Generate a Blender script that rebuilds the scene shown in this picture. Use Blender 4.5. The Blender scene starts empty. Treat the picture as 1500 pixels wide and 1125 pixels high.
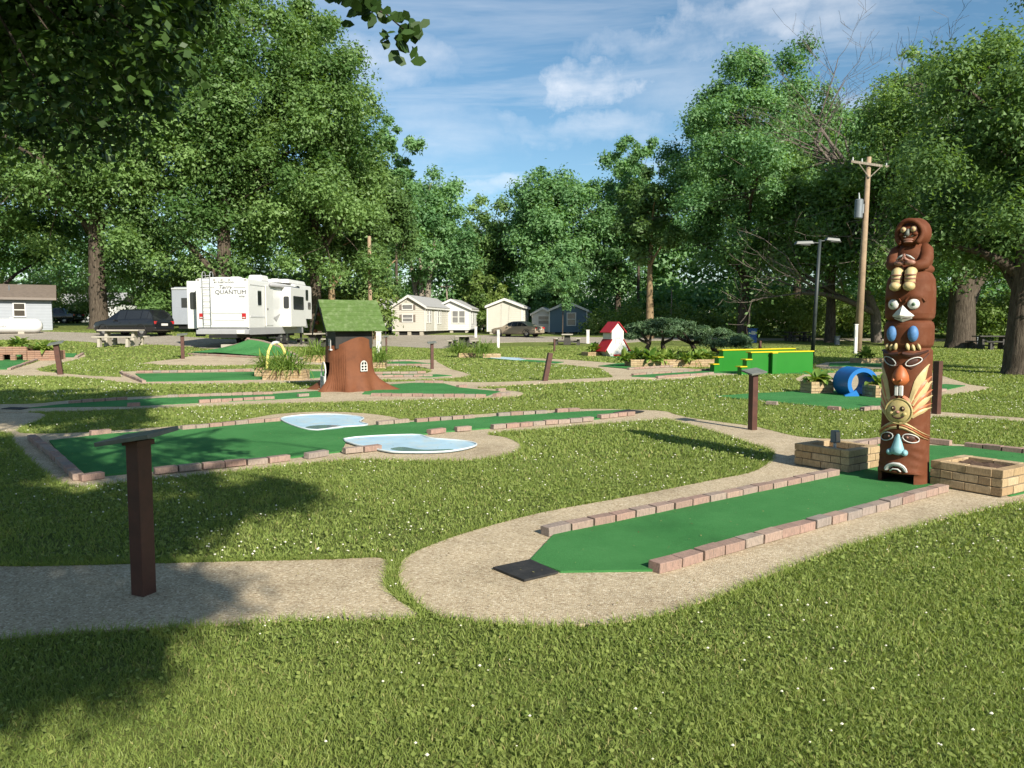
import bpy, bmesh, math, random
import numpy as np
from mathutils import Vector, Matrix
from mathutils.geometry import delaunay_2d_cdt

random.seed(7)
R = math.radians
SC = bpy.context.scene
COL = SC.collection

# ------------------------------------------------------------------ camera
F, EYE, PITCH = 1125.0, 1.6, math.atan2(87.5, 1125.0)
cam = bpy.data.cameras.new('camera')
cam.sensor_fit = 'HORIZONTAL'; cam.sensor_width = 36.0; cam.lens = 36.0 * F / 1500.0
cam.clip_start = 0.05; cam.clip_end = 3000
camo = bpy.data.objects.new('camera', cam); COL.objects.link(camo)
camo.location = (0, 0, EYE); camo.rotation_euler = (math.pi / 2 - PITCH, 0, 0)
SC.camera = camo

# ------------------------------------------------------------------ sun and sky
SUN_EL = R(31.0)
SUN_AZ = math.atan2(0.5, -0.866)                 # clockwise from +Y
TO_SUN = Vector((math.cos(SUN_EL) * math.sin(SUN_AZ), math.cos(SUN_EL) * math.cos(SUN_AZ), math.sin(SUN_EL)))
sl = bpy.data.lights.new('sun', 'SUN'); sl.energy = 4.8; sl.angle = R(0.55); sl.color = (1.0, 0.93, 0.80)
so = bpy.data.objects.new('sun', sl); COL.objects.link(so)
so.rotation_euler = TO_SUN.to_track_quat('Z', 'Y').to_euler(); so.location = (20, -30, 40)

W = bpy.data.worlds.new('World'); SC.world = W; W.use_nodes = True
def build_sky():
    nt = W.node_tree; N = nt.nodes; L = nt.links; N.clear()
    out = N.new('ShaderNodeOutputWorld'); bg = N.new('ShaderNodeBackground'); bg.inputs[1].default_value = 0.074
    sky = N.new('ShaderNodeTexSky'); sky.sky_type = 'NISHITA'; sky.sun_disc = False
    sky.sun_elevation = SUN_EL; sky.sun_rotation = SUN_AZ
    sky.air_density = 1.0; sky.dust_density = 0.35; sky.ozone_density = 2.2
    tc = N.new('ShaderNodeTexCoord'); sep = N.new('ShaderNodeSeparateXYZ'); L.new(tc.outputs['Generated'], sep.inputs[0])
    def math_(op, a, b=None, clamp=False):
        n = N.new('ShaderNodeMath'); n.operation = op; n.use_clamp = clamp
        for i, x in enumerate((a, b)):
            if x is None: continue
            if isinstance(x, (int, float)): n.inputs[i].default_value = x
            else: L.new(x, n.inputs[i])
        return n.outputs[0]
    az = math_('ARCTAN2', sep.outputs[0], sep.outputs[1]); el = math_('ARCSINE', sep.outputs[2])
    # cloud layer seen in plan: direction / height
    zz = math_('MAXIMUM', math_('ADD', sep.outputs[2], 0.12), 0.02)
    cv = N.new('ShaderNodeCombineXYZ'); L.new(math_('DIVIDE', sep.outputs[0], zz), cv.inputs[0]); L.new(math_('DIVIDE', sep.outputs[1], zz), cv.inputs[1])
    def noise(scale, det, rough, dist, loc, sc3):
        mp = N.new('ShaderNodeMapping'); mp.inputs['Location'].default_value = loc; mp.inputs['Scale'].default_value = sc3
        mp.inputs['Rotation'].default_value = (0, 0, 0.35)
        L.new(cv.outputs[0], mp.inputs[0]); n = N.new('ShaderNodeTexNoise'); L.new(mp.outputs[0], n.inputs['Vector'])
        n.inputs['Scale'].default_value = scale; n.inputs['Detail'].default_value = det
        n.inputs['Roughness'].default_value = rough; n.inputs['Distortion'].default_value = dist
        return n.outputs['Fac']
    wisp = noise(1.1, 7, 0.62, 0.6, (3.1, 1.7, 0), (0.55, 1.5, 1))
    puff = noise(3.2, 8, 0.60, 0.25, (0.4, 5.2, 0), (1, 1, 1))
    # heaps of fair-weather cloud: azimuth, elevation, half width, half height, weight
    heaps = [(1110, 12, 110, 34, .80), (1220, 22, 90, 40, .60), (970, 60, 110, 24, .50), (880, 118, 88, 30, 1.0), (840, 184, 150, 26, .55),
             (560, 98, 92, 46, .62), (735, 278, 80, 20, .6), (640, 205, 130, 60, .36), (1000, 120, 120, 60, .30)]
    nz = N.new('ShaderNodeTexNoise'); nz.inputs['Scale'].default_value = 9.0; nz.inputs['Detail'].default_value = 7; nz.inputs['Roughness'].default_value = .62; L.new(tc.outputs['Generated'], nz.inputs['Vector'])
    ns = N.new('ShaderNodeSeparateColor'); L.new(nz.outputs['Color'], ns.inputs[0])
    az = math_('ADD', az, math_('MULTIPLY', math_('SUBTRACT', ns.outputs[0], .5), .30)); el = math_('ADD', el, math_('MULTIPLY', math_('SUBTRACT', ns.outputs[1], .5), .13))
    acc = None
    for (u, v, a, b, wgt) in heaps:
        x, y = (u - 750) / F, (562.5 - v) / F
        d = Vector((x, math.cos(PITCH) + y * math.sin(PITCH), -math.sin(PITCH) + y * math.cos(PITCH))).normalized()
        da = math_('DIVIDE', math_('SUBTRACT', az, math.atan2(d.x, d.y)), a / F * 1.0)
        de = math_('DIVIDE', math_('SUBTRACT', el, math.asin(d.z)), b / F * 1.0)
        q = math_('SUBTRACT', 1.0, math_('ADD', math_('MULTIPLY', da, da), math_('MULTIPLY', de, de)))
        q = math_('MULTIPLY', math_('MAXIMUM', q, 0.0), wgt)
        acc = q if acc is None else math_('MAXIMUM', acc, q)
    fine = math_('ADD', math_('MULTIPLY', wisp, 0.45), math_('MULTIPLY', puff, 0.55))
    heap = math_('MULTIPLY', acc, math_('MULTIPLY', math_('SUBTRACT', fine, 0.33), 2.9), True)
    thin = math_('MULTIPLY', math_('MAXIMUM', math_('SUBTRACT', wisp, 0.475), 0.0), 1.9, True)
    cover = math_('MULTIPLY', math_('MAXIMUM', heap, thin), math_('MULTIPLY', math_('ADD', sep.outputs[2], 0.02), 12.0, True), True)
    # blue a little cleaner than the model's
    hs = N.new('ShaderNodeHueSaturation'); hs.inputs['Saturation'].default_value = 1.13; hs.inputs['Value'].default_value = 1.0; hs.inputs['Hue'].default_value = .49
    L.new(sky.outputs[0], hs.inputs['Color'])
    mix = N.new('ShaderNodeMix'); mix.data_type = 'RGBA'
    L.new(math_('MULTIPLY', cover, 0.95), mix.inputs['Factor']); L.new(hs.outputs[0], mix.inputs[6]); mix.inputs[7].default_value = (8.8, 8.8, 9.0, 1)
    L.new(mix.outputs[2], bg.inputs[0]); L.new(bg.outputs[0], out.inputs[0])
build_sky()
VS = SC.view_settings
VS.view_transform = 'Standard'; VS.look = 'None'; VS.gamma = 1.0; VS.use_curve_mapping = False; VS.exposure = 0.85
SC.cycles.max_bounces = 6; SC.cycles.diffuse_bounces = 3; SC.cycles.glossy_bounces = 3
SC.cycles.transmission_bounces = 4; SC.cycles.transparent_max_bounces = 6; SC.cycles.caustics_reflective = False; SC.cycles.caustics_refractive = False

# ------------------------------------------------------------------ lie of the land
LY = [-50, 24, 30, 38, 48, 56, 80, 140, 400]; LZ = [0, 0, .20, .55, .92, 1.38, 1.75, 2.2, 3.0]
CY = [-50, 44, 58, 70, 78, 95, 140, 400]; CZ = [0, 0, .14, .38, .60, .80, 1.2, 2.0]
def land(x, y):
    x = np.asarray(x, float); y = np.asarray(y, float)
    s = np.clip((-.21 - x / np.maximum(y, 6.0)) / .12, 0, 1); s = s * s * (3 - 2 * s)
    return np.interp(y, LY, LZ) * s + np.interp(y, CY, CZ) * (1 - s)
def lz(x, y): return float(land(x, y))
def ray(u, v):
    a, b = (u - 750) / F, (562.5 - v) / F
    return Vector((a, math.cos(PITCH) + b * math.sin(PITCH), -math.sin(PITCH) + b * math.cos(PITCH)))
def G(u, v):
    """ground point that the photograph shows at (u, v)"""
    d = ray(u, v); lo, hi = 1.0, 400.0
    f = lambda t: EYE + d.z * t - lz(d.x * t, d.y * t)
    t = 1.0
    while t < 400 and f(t) > 0: t *= 1.04
    lo, hi = t / 1.04, t
    for _ in range(30):
        m = (lo + hi) / 2
        if f(m) > 0: lo = m
        else: hi = m
    return Vector((d.x * hi, d.y * hi, lz(d.x * hi, d.y * hi)))
def D(u, v, y):
    """point at distance y along the ground axis seen at (u, v)"""
    d = ray(u, v); t = y / d.y
    return Vector((d.x * t, y, EYE + d.z * t))

# ------------------------------------------------------------------ materials
def new_mat(name):
    m = bpy.data.materials.new(name); m.use_nodes = True
    return m, m.node_tree.nodes, m.node_tree.links, m.node_tree.nodes['Principled BSDF']
def ramp(N, stops):
    r = N.new('ShaderNodeValToRGB'); e = r.color_ramp.elements
    while len(e) < len(stops): e.new(0.5)
    for i, (p, c) in enumerate(stops): e[i].position = p; e[i].color = (*c, 1)
    return r
def mixrgb(N, L, fac, a, b, kind='MIX'):
    m = N.new('ShaderNodeMix'); m.data_type = 'RGBA'; m.blend_type = kind
    for s, x in ((m.inputs['Factor'], fac), (m.inputs[6], a), (m.inputs[7], b)):
        if isinstance(x, (int, float)): s.default_value = x
        elif isinstance(x, tuple): s.default_value = (*x, 1)
        else: L.new(x, s)
    return m.outputs[2]
def tnoise(N, L, scale, det=4, rough=.55, coord='Object', vec=None):
    n = N.new('ShaderNodeTexNoise'); n.inputs['Scale'].default_value = scale; n.inputs['Detail'].default_value = det; n.inputs['Roughness'].default_value = rough
    if vec is None:
        tc = N.new('ShaderNodeTexCoord'); vec = tc.outputs[coord]
    L.new(vec, n.inputs['Vector']); return n.outputs['Fac']
def bump(N, L, bs, h, strength, dist):
    b = N.new('ShaderNodeBump'); b.inputs['Strength'].default_value = strength; b.inputs['Distance'].default_value = dist
    L.new(h, b.inputs['Height']); L.new(b.outputs[0], bs.inputs['Normal'])
def plain(name, c, rough=.6, var=.18, scale=6.0, metal=0.0, bmp=0.0, spec=.4, dirt=None, dirt_scale=2.0, dirt_amt=.5):
    """painted / solid surface with uneven tone, optional blotches of dirt and fine relief"""
    m, N, L, b = new_mat(name)
    n = tnoise(N, L, scale, 6, .6)
    r = ramp(N, [(.25, tuple(x * (1 - var) for x in c)), (.75, tuple(min(1, x * (1 + var)) for x in c))]); L.new(n, r.inputs[0])
    col = r.outputs[0]
    if dirt:
        n2 = tnoise(N, L, dirt_scale, 7, .68); r2 = ramp(N, [(.48, (0, 0, 0)), (.72, (dirt_amt,) * 3)]); L.new(n2, r2.inputs[0])
        col = mixrgb(N, L, r2.outputs[0], col, dirt)
    L.new(col, b.inputs['Base Color']); b.inputs['Roughness'].default_value = rough; b.inputs['Metallic'].default_value = metal
    b.inputs['Specular IOR Level'].default_value = spec
    if bmp: bump(N, L, b, tnoise(N, L, scale * 8, 5, .6), .5, bmp)
    return m
def brick_mat(name, stops, dirt=(.12, .10, .085)):
    m, N, L, b = new_mat(name)
    oi = N.new('ShaderNodeObjectInfo'); r = ramp(N, stops); L.new(oi.outputs['Random'], r.inputs[0])
    tc = N.new('ShaderNodeTexCoord'); va = N.new('ShaderNodeVectorMath'); va.operation = 'ADD'
    L.new(tc.outputs['Object'], va.inputs[0]); L.new(oi.outputs['Location'], va.inputs[1])
    n = tnoise(N, L, 14, 6, .7, vec=va.outputs[0]); r2 = ramp(N, [(.42, (0, 0, 0)), (.75, (.75,) * 3)]); L.new(n, r2.inputs[0])
    n3 = tnoise(N, L, 90, 3, .6, vec=va.outputs[0]); r3 = ramp(N, [(.3, (.72,) * 3), (.7, (1.12,) * 3)]); L.new(n3, r3.inputs[0])
    c = mixrgb(N, L, r2.outputs[0], r.outputs[0], dirt); c = mixrgb(N, L, 1.0, c, r3.outputs[0], 'MULTIPLY')
    L.new(c, b.inputs['Base Color']); b.inputs['Roughness'].default_value = .9; b.inputs['Specular IOR Level'].default_value = .25
    bump(N, L, b, n3, .6, .004); return m
def leaf_mat(name, dark, light, trans=.35, gloss=.35, tcol=None, straw=None):
    """foliage: per-leaf tint, light passes through"""
    m, N, L, b = new_mat(name)
    at = N.new('ShaderNodeAttribute'); at.attribute_name = 'tint'
    r = ramp(N, [(0.0, dark), (.86 if straw else 1.0, light)] + ([(1.0, straw)] if straw else [])); L.new(at.outputs['Fac'], r.inputs[0])
    L.new(r.outputs[0], b.inputs['Base Color']); b.inputs['Roughness'].default_value = .5; b.inputs['Specular IOR Level'].default_value = gloss
    tr = N.new('ShaderNodeBsdfTranslucent')
    L.new(mixrgb(N, L, 1.0, r.outputs[0], tcol or (1.5, 1.45, .55), 'MULTIPLY'), tr.inputs[0])
    mx = N.new('ShaderNodeMixShader'); mx.inputs[0].default_value = trans
    L.new(b.outputs[0], mx.inputs[1]); L.new(tr.outputs[0], mx.inputs[2]); L.new(mx.outputs[0], N['Material Output'].inputs[0])
    return m
def bark_mat(name, a, c):
    m, N, L, b = new_mat(name)
    tc = N.new('ShaderNodeTexCoord'); mp = N.new('ShaderNodeMapping'); mp.inputs['Scale'].default_value = (9, 9, 1.3); L.new(tc.outputs['Object'], mp.inputs[0])
    n = tnoise(N, L, 1.6, 7, .7, vec=mp.outputs[0]); r = ramp(N, [(.35, a), (.68, c)]); L.new(n, r.inputs[0])
    L.new(r.outputs[0], b.inputs['Base Color']); b.inputs['Roughness'].default_value = .95; b.inputs['Specular IOR Level'].default_value = .15
    bump(N, L, b, n, 1.0, .06); return m
def ground_mat():
    m, N, L, b = new_mat('lawn_soil')
    n1 = tnoise(N, L, .35, 5, .6); n2 = tnoise(N, L, 5.0, 6, .7); n3 = tnoise(N, L, 55, 4, .75)
    r1 = ramp(N, [(.3, (.150, .190, .055)), (.7, (.200, .235, .075))]); L.new(n1, r1.inputs[0])
    r2 = ramp(N, [(.35, (.62, .70, .6)), (.7, (1.25, 1.18, 1.2))]); L.new(n2, r2.inputs[0])
    r3 = ramp(N, [(.35, (.66, .70, .62)), (.66, (1.3, 1.25, 1.2))]); L.new(n3, r3.inputs[0])
    c = mixrgb(N, L, 1.0, r1.outputs[0], r2.outputs[0], 'MULTIPLY'); c = mixrgb(N, L, 1.0, c, r3.outputs[0], 'MULTIPLY')
    L.new(c, b.inputs['Base Color']); b.inputs['Roughness'].default_value = 1.0; b.inputs['Specular IOR Level'].default_value = .1
    bump(N, L, b, n3, 1.0, .05); return m
def aggregate_mat(name, base, lo, hi, sc=95):
    """washed pebble concrete"""
    m, N, L, b = new_mat(name)
    tc = N.new('ShaderNodeTexCoord')
    vo = N.new('ShaderNodeTexVoronoi'); vo.inputs['Scale'].default_value = sc; L.new(tc.outputs['Object'], vo.inputs['Vector'])
    wn = N.new('ShaderNodeSeparateColor'); L.new(vo.outputs['Color'], wn.inputs[0])
    r = ramp(N, [(0.0, lo), (.35, base), (.8, tuple(x * 1.08 for x in base)), (1.0, hi)]); L.new(wn.outputs[0], r.inputs[0])
    n1 = tnoise(N, L, .9, 8, .7); r1 = ramp(N, [(.30, (.72, .70, .67)), (.48, (.97, .97, .96)), (.7, (1.08, 1.07, 1.05))]); L.new(n1, r1.inputs[0])
    n2 = tnoise(N, L, 7, 6, .7); r2 = ramp(N, [(.3, (.86,) * 3), (.7, (1.06,) * 3)]); L.new(n2, r2.inputs[0])
    c = mixrgb(N, L, 1.0, r.outputs[0], r1.outputs[0], 'MULTIPLY'); c = mixrgb(N, L, 1.0, c, r2.outputs[0], 'MULTIPLY')
    L.new(c, b.inputs['Base Color']); b.inputs['Roughness'].default_value = .93; b.inputs['Specular IOR Level'].default_value = .2
    bump(N, L, b, vo.outputs['Distance'], .7, -.006); return m
def turf_mat():
    m, N, L, b = new_mat('green_carpet')
    n1 = tnoise(N, L, 1.3, 6, .7); n2 = tnoise(N, L, 260, 3, .7); n3 = tnoise(N, L, 16, 7, .75)
    r = ramp(N, [(.3, (.040, .165, .046)), (.7, (.058, .205, .062))]); L.new(n1, r.inputs[0])
    r2 = ramp(N, [(.3, (.62,) * 3), (.7, (1.35,) * 3)]); L.new(n2, r2.inputs[0])
    r3 = ramp(N, [(.60, (0, 0, 0)), (.78, (.45,) * 3)]); L.new(n3, r3.inputs[0])
    n4 = tnoise(N, L, .55, 7, .72); r4 = ramp(N, [(.35, (.78, .80, .80)), (.5, (1, 1, 1)), (.68, (1.22, 1.12, 1.18))]); L.new(n4, r4.inputs[0])
    c = mixrgb(N, L, 1.0, r.outputs[0], r2.outputs[0], 'MULTIPLY'); c = mixrgb(N, L, 1.0, c, r4.outputs[0], 'MULTIPLY'); c = mixrgb(N, L, r3.outputs[0], c, (.14, .20, .10))
    L.new(c, b.inputs['Base Color']); b.inputs['Roughness'].default_value = .95; b.inputs['Specular IOR Level'].default_value = .12
    bump(N, L, b, n2, .8, .006); return m

MAT = dict(
    lawn=ground_mat(), turf=turf_mat(),
    concrete=aggregate_mat('pebble_concrete', (.45, .37, .255), (.28, .21, .135), (.66, .58, .44)),
    gravel=aggregate_mat('gravel', (.34, .30, .245), (.17, .14, .11), (.5, .46, .40), 30),
    kerb=brick_mat('kerb_brick', [(0, (.30, .205, .165)), (.3, (.36, .235, .19)), (.55, (.33, .27, .225)), (.8, (.38, .26, .205)), (1, (.27, .24, .215))]),
    tan=brick_mat('tan_brick', [(0, (.40, .28, .15)), (.35, (.47, .35, .205)), (.7, (.52, .40, .25)), (1, (.36, .245, .135))], (.17, .12, .07)),
    mortar=plain('mortar', (.16, .135, .10), .95, bmp=.003),
    redbrick=brick_mat('red_planter_brick', [(0, (.34, .19, .13)), (.5, (.42, .25, .17)), (1, (.30, .20, .15))]),
    soil=plain('bark_mulch', (.085, .05, .03), .95, .5, 40, bmp=.01),
    pond=plain('pale_blue_paint', (.36, .52, .62), .55, .14, 3, dirt=(.46, .52, .50), dirt_scale=4, dirt_amt=.9),
    pondwater=plain('shallow_water', (.16, .26, .27), .08, .15, 3, spec=.8),
    rubber=plain('black_rubber', (.018, .018, .018), .75, .35, 20, bmp=.002, dirt=(.09, .08, .07), dirt_scale=9, dirt_amt=.35),
    brownpaint=plain('brown_post_paint', (.075, .030, .021), .55, .25, 7, bmp=.001, dirt=(.035, .02, .016), dirt_scale=6, dirt_amt=.6),
    plaque=plain('weathered_plaque', (.13, .14, .12), .5, .3, 12),
    totem=plain('totem_brown', (.118, .037, .0155), .72, .16, 5, bmp=.0015, dirt=(.17, .075, .042), dirt_scale=11, dirt_amt=.55, spec=.2),
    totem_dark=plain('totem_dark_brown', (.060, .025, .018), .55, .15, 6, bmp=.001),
    cream=plain('cream_paint', (.47, .38, .19), .5, .12, 9, bmp=.001, dirt=(.36, .25, .11), dirt_scale=12, dirt_amt=.5),
    sunpaint=plain('sun_yellow_paint', (.46, .37, .16), .5, .14, 10, bmp=.001, dirt=(.2, .15, .05), dirt_scale=14, dirt_amt=.6),
    orange=plain('orange_paint', (.36, .10, .03), .5, .15, 9, bmp=.001),
    terracotta=plain('terracotta_paint', (.42, .15, .07), .5, .15, 9, bmp=.001),
    wingblue=plain('blue_wing_paint', (.07, .18, .38), .6, .2, 40, bmp=.001),
    noseblue=plain('light_blue_paint', (.20, .38, .42), .5, .08, 9, bmp=.001),
    white=plain('white_paint', (.60, .59, .56), .5, .06, 8, dirt=(.55, .52, .46), dirt_scale=4, dirt_amt=.35),
    grey=plain('grey_paint', (.42, .44, .43), .5, .1, 9),
    black=plain('black_paint', (.012, .012, .012), .6, .2, 9),
    eyegreen=plain('green_iris', (.10, .17, .10), .4, .1, 9),
    pink=plain('pink_brown_paint', (.28, .14, .10), .5, .2, 9),
    stump=plain('stump_brown', (.150, .056, .026), .7, .14, 3, bmp=.006, dirt=(.085, .033, .018), dirt_scale=5, dirt_amt=.55, spec=.2),
    darkwood=plain('black_stained_wood', (.020, .019, .017), .7, .3, 9, bmp=.002),
    roofgreen=plain('green_roof_paint', (.066, .118, .024), .7, .16, 7, bmp=.002, dirt=(.20, .25, .13), dirt_scale=9, dirt_amt=.55),
    wallgreen=plain('bright_green_paint', (.008, .150, .008), .6, .07, 3, dirt=(.015, .13, .014), dirt_scale=3, dirt_amt=.3),
    yellow=plain('yellow_paint', (.55, .44, .010), .5, .08, 5),
    hoop=plain('pale_yellow_pipe', (.62, .55, .16), .5, .1, 8),
    blue=plain('bright_blue_paint', (.006, .135, .42), .4, .07, 4, dirt=(.01, .12, .4), dirt_scale=5, dirt_amt=.35),
    red=plain('red_paint', (.36, .015, .022), .5, .08, 6),
    rvwhite=plain('fibreglass_white', (.60, .60, .59), .3, .02, 2, spec=.5, dirt=(.54, .53, .50), dirt_scale=1.3, dirt_amt=.3),
    rvgrey=plain('rv_grey', (.30, .30, .31), .4, .06, 4),
    letter=plain('dark_lettering', (.085, .085, .095), .5, .06, 4),
    rvband=plain('rv_silver_band', (.50, .50, .51), .4, .05, 4),
    glass=plain('dark_glass', (.020, .022, .024), .08, .2, 1, spec=.7),
    paleglass=plain('curtained_glass', (.17, .17, .17), .12, .2, 2, spec=.6),
    chrome=plain('steel', (.45, .45, .46), .3, .05, 9, metal=.9),
    tyre=plain('tyre', (.022, .022, .022), .85, .2, 20),
    redlamp=plain('red_lens', (.36, .012, .015), .2, .1, 9, spec=.6),
    siding=plain('cream_siding', (.48, .46, .405), .55, .03, 2, dirt=(.40, .36, .29), dirt_scale=1, dirt_amt=.4),
    sidingw=plain('white_siding', (.56, .56, .55), .55, .03, 2),
    sidingb=plain('slate_blue_siding', (.075, .13, .18), .55, .05, 2),
    sidingg=plain('grey_siding', (.27, .29, .32), .6, .06, 2),
    shingle=plain('grey_shingle', (.30, .30, .30), .9, .15, 9, bmp=.01),
    brownroof=plain('brown_shingle', (.15, .12, .10), .9, .2, 5, bmp=.02),
    shutter=plain('taupe_shutter', (.17, .14, .12), .6, .08, 4),
    tan_car=plain('champagne_car_paint', (.30, .25, .185), .3, .04, 2, spec=.5),
    black_car=plain('black_car_paint', (.010, .011, .014), .15, .1, 2, spec=.7),
    rim=plain('alloy_rim', (.42, .42, .42), .35, .06, 8, metal=.7),
    table=plain('weathered_concrete', (.36, .33, .27), .85, .12, 5, bmp=.004),
    tableleg=plain('dark_table_leg', (.05, .047, .042), .8, .2, 6),
    pole=plain('weathered_pole', (.30, .215, .14), .85, .25, 3, bmp=.01, dirt=(.17, .12, .085), dirt_scale=2, dirt_amt=.6),
    lamp=plain('dark_lamp_post', (.035, .045, .045), .5, .1, 5),
    lamphead=plain('grey_lamp_head', (.05, .06, .06), .45, .06, 5),
    galv=plain('galvanised', (.17, .19, .21), .5, .1, 4, metal=.3),
    wire=plain('wire', (.03, .03, .03), .7, .1, 4),
    bin=plain('blue_bin', (.012, .075, .30), .5, .1, 6),
    bark=bark_mat('bark', (.035, .027, .020), (.13, .105, .08)),
    barkpale=bark_mat('pale_bark', (.16, .135, .105), (.36, .32, .26)),
    barktan=bark_mat('tan_bark', (.16, .11, .06), (.34, .25, .15)),
    twig=bark_mat('bare_twig', (.095, .078, .066), (.21, .18, .155)),
    leaf_maple=leaf_mat('maple_leaf', (0.065, 0.140, 0.036), (0.215, 0.337, 0.114), .42),
    leaf_cool=leaf_mat('cool_leaf', (0.073, 0.174, 0.064), (0.223, 0.390, 0.167), .42),  # blue-green leaf, colour lightened a little in place of distance haze
    leaf_yellow=leaf_mat('olive_leaf', (0.057, 0.119, 0.032), (0.162, 0.267, 0.092), .42),
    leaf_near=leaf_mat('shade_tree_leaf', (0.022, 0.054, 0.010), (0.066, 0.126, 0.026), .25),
    leaf_bush=leaf_mat('bush_leaf', (0.088, 0.158, 0.036), (0.255, 0.341, 0.099), .42),
    juniper=leaf_mat('juniper_needle', (0.042, 0.093, 0.044), (0.152, 0.240, 0.119), .25),
    hosta=leaf_mat('hosta_leaf', (0.075, 0.173, 0.027), (0.284, 0.365, 0.083), .35),
    lily=leaf_mat('daylily_leaf', (0.084, 0.175, 0.030), (0.247, 0.338, 0.070), .35),
    grass=leaf_mat('grass_blade', (.155, .232, .050), (0.296, 0.352, 0.100), .40, .25, (1.3, 1.3, .55), (.42, .36, .17)),
    litter=leaf_mat('dry_litter', (.07, .05, .02), (.26, .25, .10), .1, .1),
    rimpaint=plain('pond_rim_paint', (.52, .58, .60), .6, .15, 6, dirt=(.3, .3, .27), dirt_scale=6, dirt_amt=.7),
    clover=plain('clover_flower', (.66, .64, .52), .8, .15, 30),
)

# ------------------------------------------------------------------ mesh helpers
class MB:
    def __init__(s): s.v = []; s.f = []; s.m = []
    def add(s, vs, fs, m=0):
        o = len(s.v); s.v += [tuple(v) for v in vs]; s.f += [tuple(i + o for i in f) for f in fs]; s.m += [m] * len(fs); return s
    def box(s, c, d, rz=0, m=0, top=1.0, rx=0, ry=0):
        x, y, z = d[0] / 2, d[1] / 2, d[2] / 2
        vs = [(-x, -y, -z), (x, -y, -z), (x, y, -z), (-x, y, -z), (-x * top, -y * top, z), (x * top, -y * top, z), (x * top, y * top, z), (-x * top, y * top, z)]
        M = Matrix.Translation(Vector(c)) @ Matrix.Rotation(rz, 4, 'Z') @ Matrix.Rotation(ry, 4, 'Y') @ Matrix.Rotation(rx, 4, 'X')
        return s.add([M @ Vector(v) for v in vs], [(0, 3, 2, 1), (4, 5, 6, 7), (0, 1, 5, 4), (1, 2, 6, 5), (2, 3, 7, 6), (3, 0, 4, 7)], m)
    def tube(s, pts, rad, n=8, m=0, caps=True):
        pts = [Vector(p) for p in pts]; k = len(pts)
        if not hasattr(rad, '__len__'): rad = [rad] * k
        o = len(s.v); ref = None
        for i, p in enumerate(pts):
            t = (pts[min(i + 1, k - 1)] - pts[max(i - 1, 0)]).normalized()
            if ref is None: ref = t.orthogonal().normalized()
            a = (ref - t * ref.dot(t))
            a = a.normalized() if a.length > 1e-5 else t.orthogonal().normalized()
            ref = a; b = t.cross(a)
            for j in range(n):
                q = 2 * math.pi * j / n; s.v.append(tuple(p + (a * math.cos(q) + b * math.sin(q)) * rad[i]))
        for i in range(k - 1):
            for j in range(n):
                s.f.append((o + i * n + j, o + i * n + (j + 1) % n, o + (i + 1) * n + (j + 1) % n, o + (i + 1) * n + j)); s.m.append(m)
        if caps:
            s.f.append(tuple(o + j for j in reversed(range(n)))); s.m.append(m)
            s.f.append(tuple(o + (k - 1) * n + j for j in range(n))); s.m.append(m)
        return s
    def prism(s, poly, z0, z1, m=0):
        n = len(poly); a = sum(poly[i][0] * poly[(i + 1) % n][1] - poly[(i + 1) % n][0] * poly[i][1] for i in range(n))
        if a < 0: poly = poly[::-1]
        vs = [(x, y, z0) for x, y in poly] + [(x, y, z1) for x, y in poly]
        return s.add(vs, [tuple(reversed(range(n))), tuple(range(n, 2 * n))] + [(i, (i + 1) % n, n + (i + 1) % n, n + i) for i in range(n)], m)
    def slab(s, poly3, d, m=0):
        """polygon of 3-D points pushed along vector d"""
        n = len(poly3); d = Vector(d); vs = [Vector(p) for p in poly3]; vs += [p + d for p in vs]
        return s.add(vs, [tuple(reversed(range(n))), tuple(range(n, 2 * n))] + [(i, (i + 1) % n, n + (i + 1) % n, n + i) for i in range(n)], m)
    def ball(s, c, r, nu=12, nv=8, m=0, M=None):
        if not hasattr(r, '__len__'): r = (r, r, r)
        M = M or Matrix.Identity(3); c = Vector(c)
        vs = [c + M @ Vector((0, 0, r[2]))]
        for i in range(1, nv):
            p = math.pi * i / nv
            for j in range(nu):
                q = 2 * math.pi * j / nu; vs.append(c + M @ Vector((r[0] * math.sin(p) * math.cos(q), r[1] * math.sin(p) * math.sin(q), r[2] * math.cos(p))))
        vs.append(c + M @ Vector((0, 0, -r[2]))); fs = []
        for j in range(nu): fs.append((0, 1 + j, 1 + (j + 1) % nu))
        for i in range(nv - 2):
            for j in range(nu):
                a = 1 + i * nu + j; b = 1 + i * nu + (j + 1) % nu; fs.append((a, a + nu, b + nu, b))
        l = len(vs) - 1; o = 1 + (nv - 2) * nu
        for j in range(nu): fs.append((l, o + (j + 1) % nu, o + j))
        return s.add(vs, fs, m)
    def mesh(s, name, mats, smooth=False):
        me = bpy.data.meshes.new(name); me.from_pydata(s.v, [], s.f)
        if not isinstance(mats, (list, tuple)): mats = [mats]
        for q in mats: me.materials.append(MAT[q] if isinstance(q, str) else q)
        if len(mats) > 1: me.polygons.foreach_set('material_index', s.m)
        if smooth: me.polygons.foreach_set('use_smooth', [True] * len(me.polygons))
        me.update(); return me
    def build(s, name, mats, parent=None, smooth=False, bevel=0, auto=None):
        o = put(name, s.mesh(name, mats, smooth), parent)
        if bevel:
            md = o.modifiers.new('bevel', 'BEVEL'); md.width = bevel; md.segments = 2; md.limit_method = 'ANGLE'
        if auto is not None: smooth_by_angle(o.data, auto)
        return o
def smooth_by_angle(me, ang):
    bm = bmesh.new(); bm.from_mesh(me)
    for f in bm.faces: f.smooth = True
    for e in bm.edges:
        e.smooth = len(e.link_faces) == 2 and e.calc_face_angle(0) < ang
    bm.to_mesh(me); bm.free()
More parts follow.
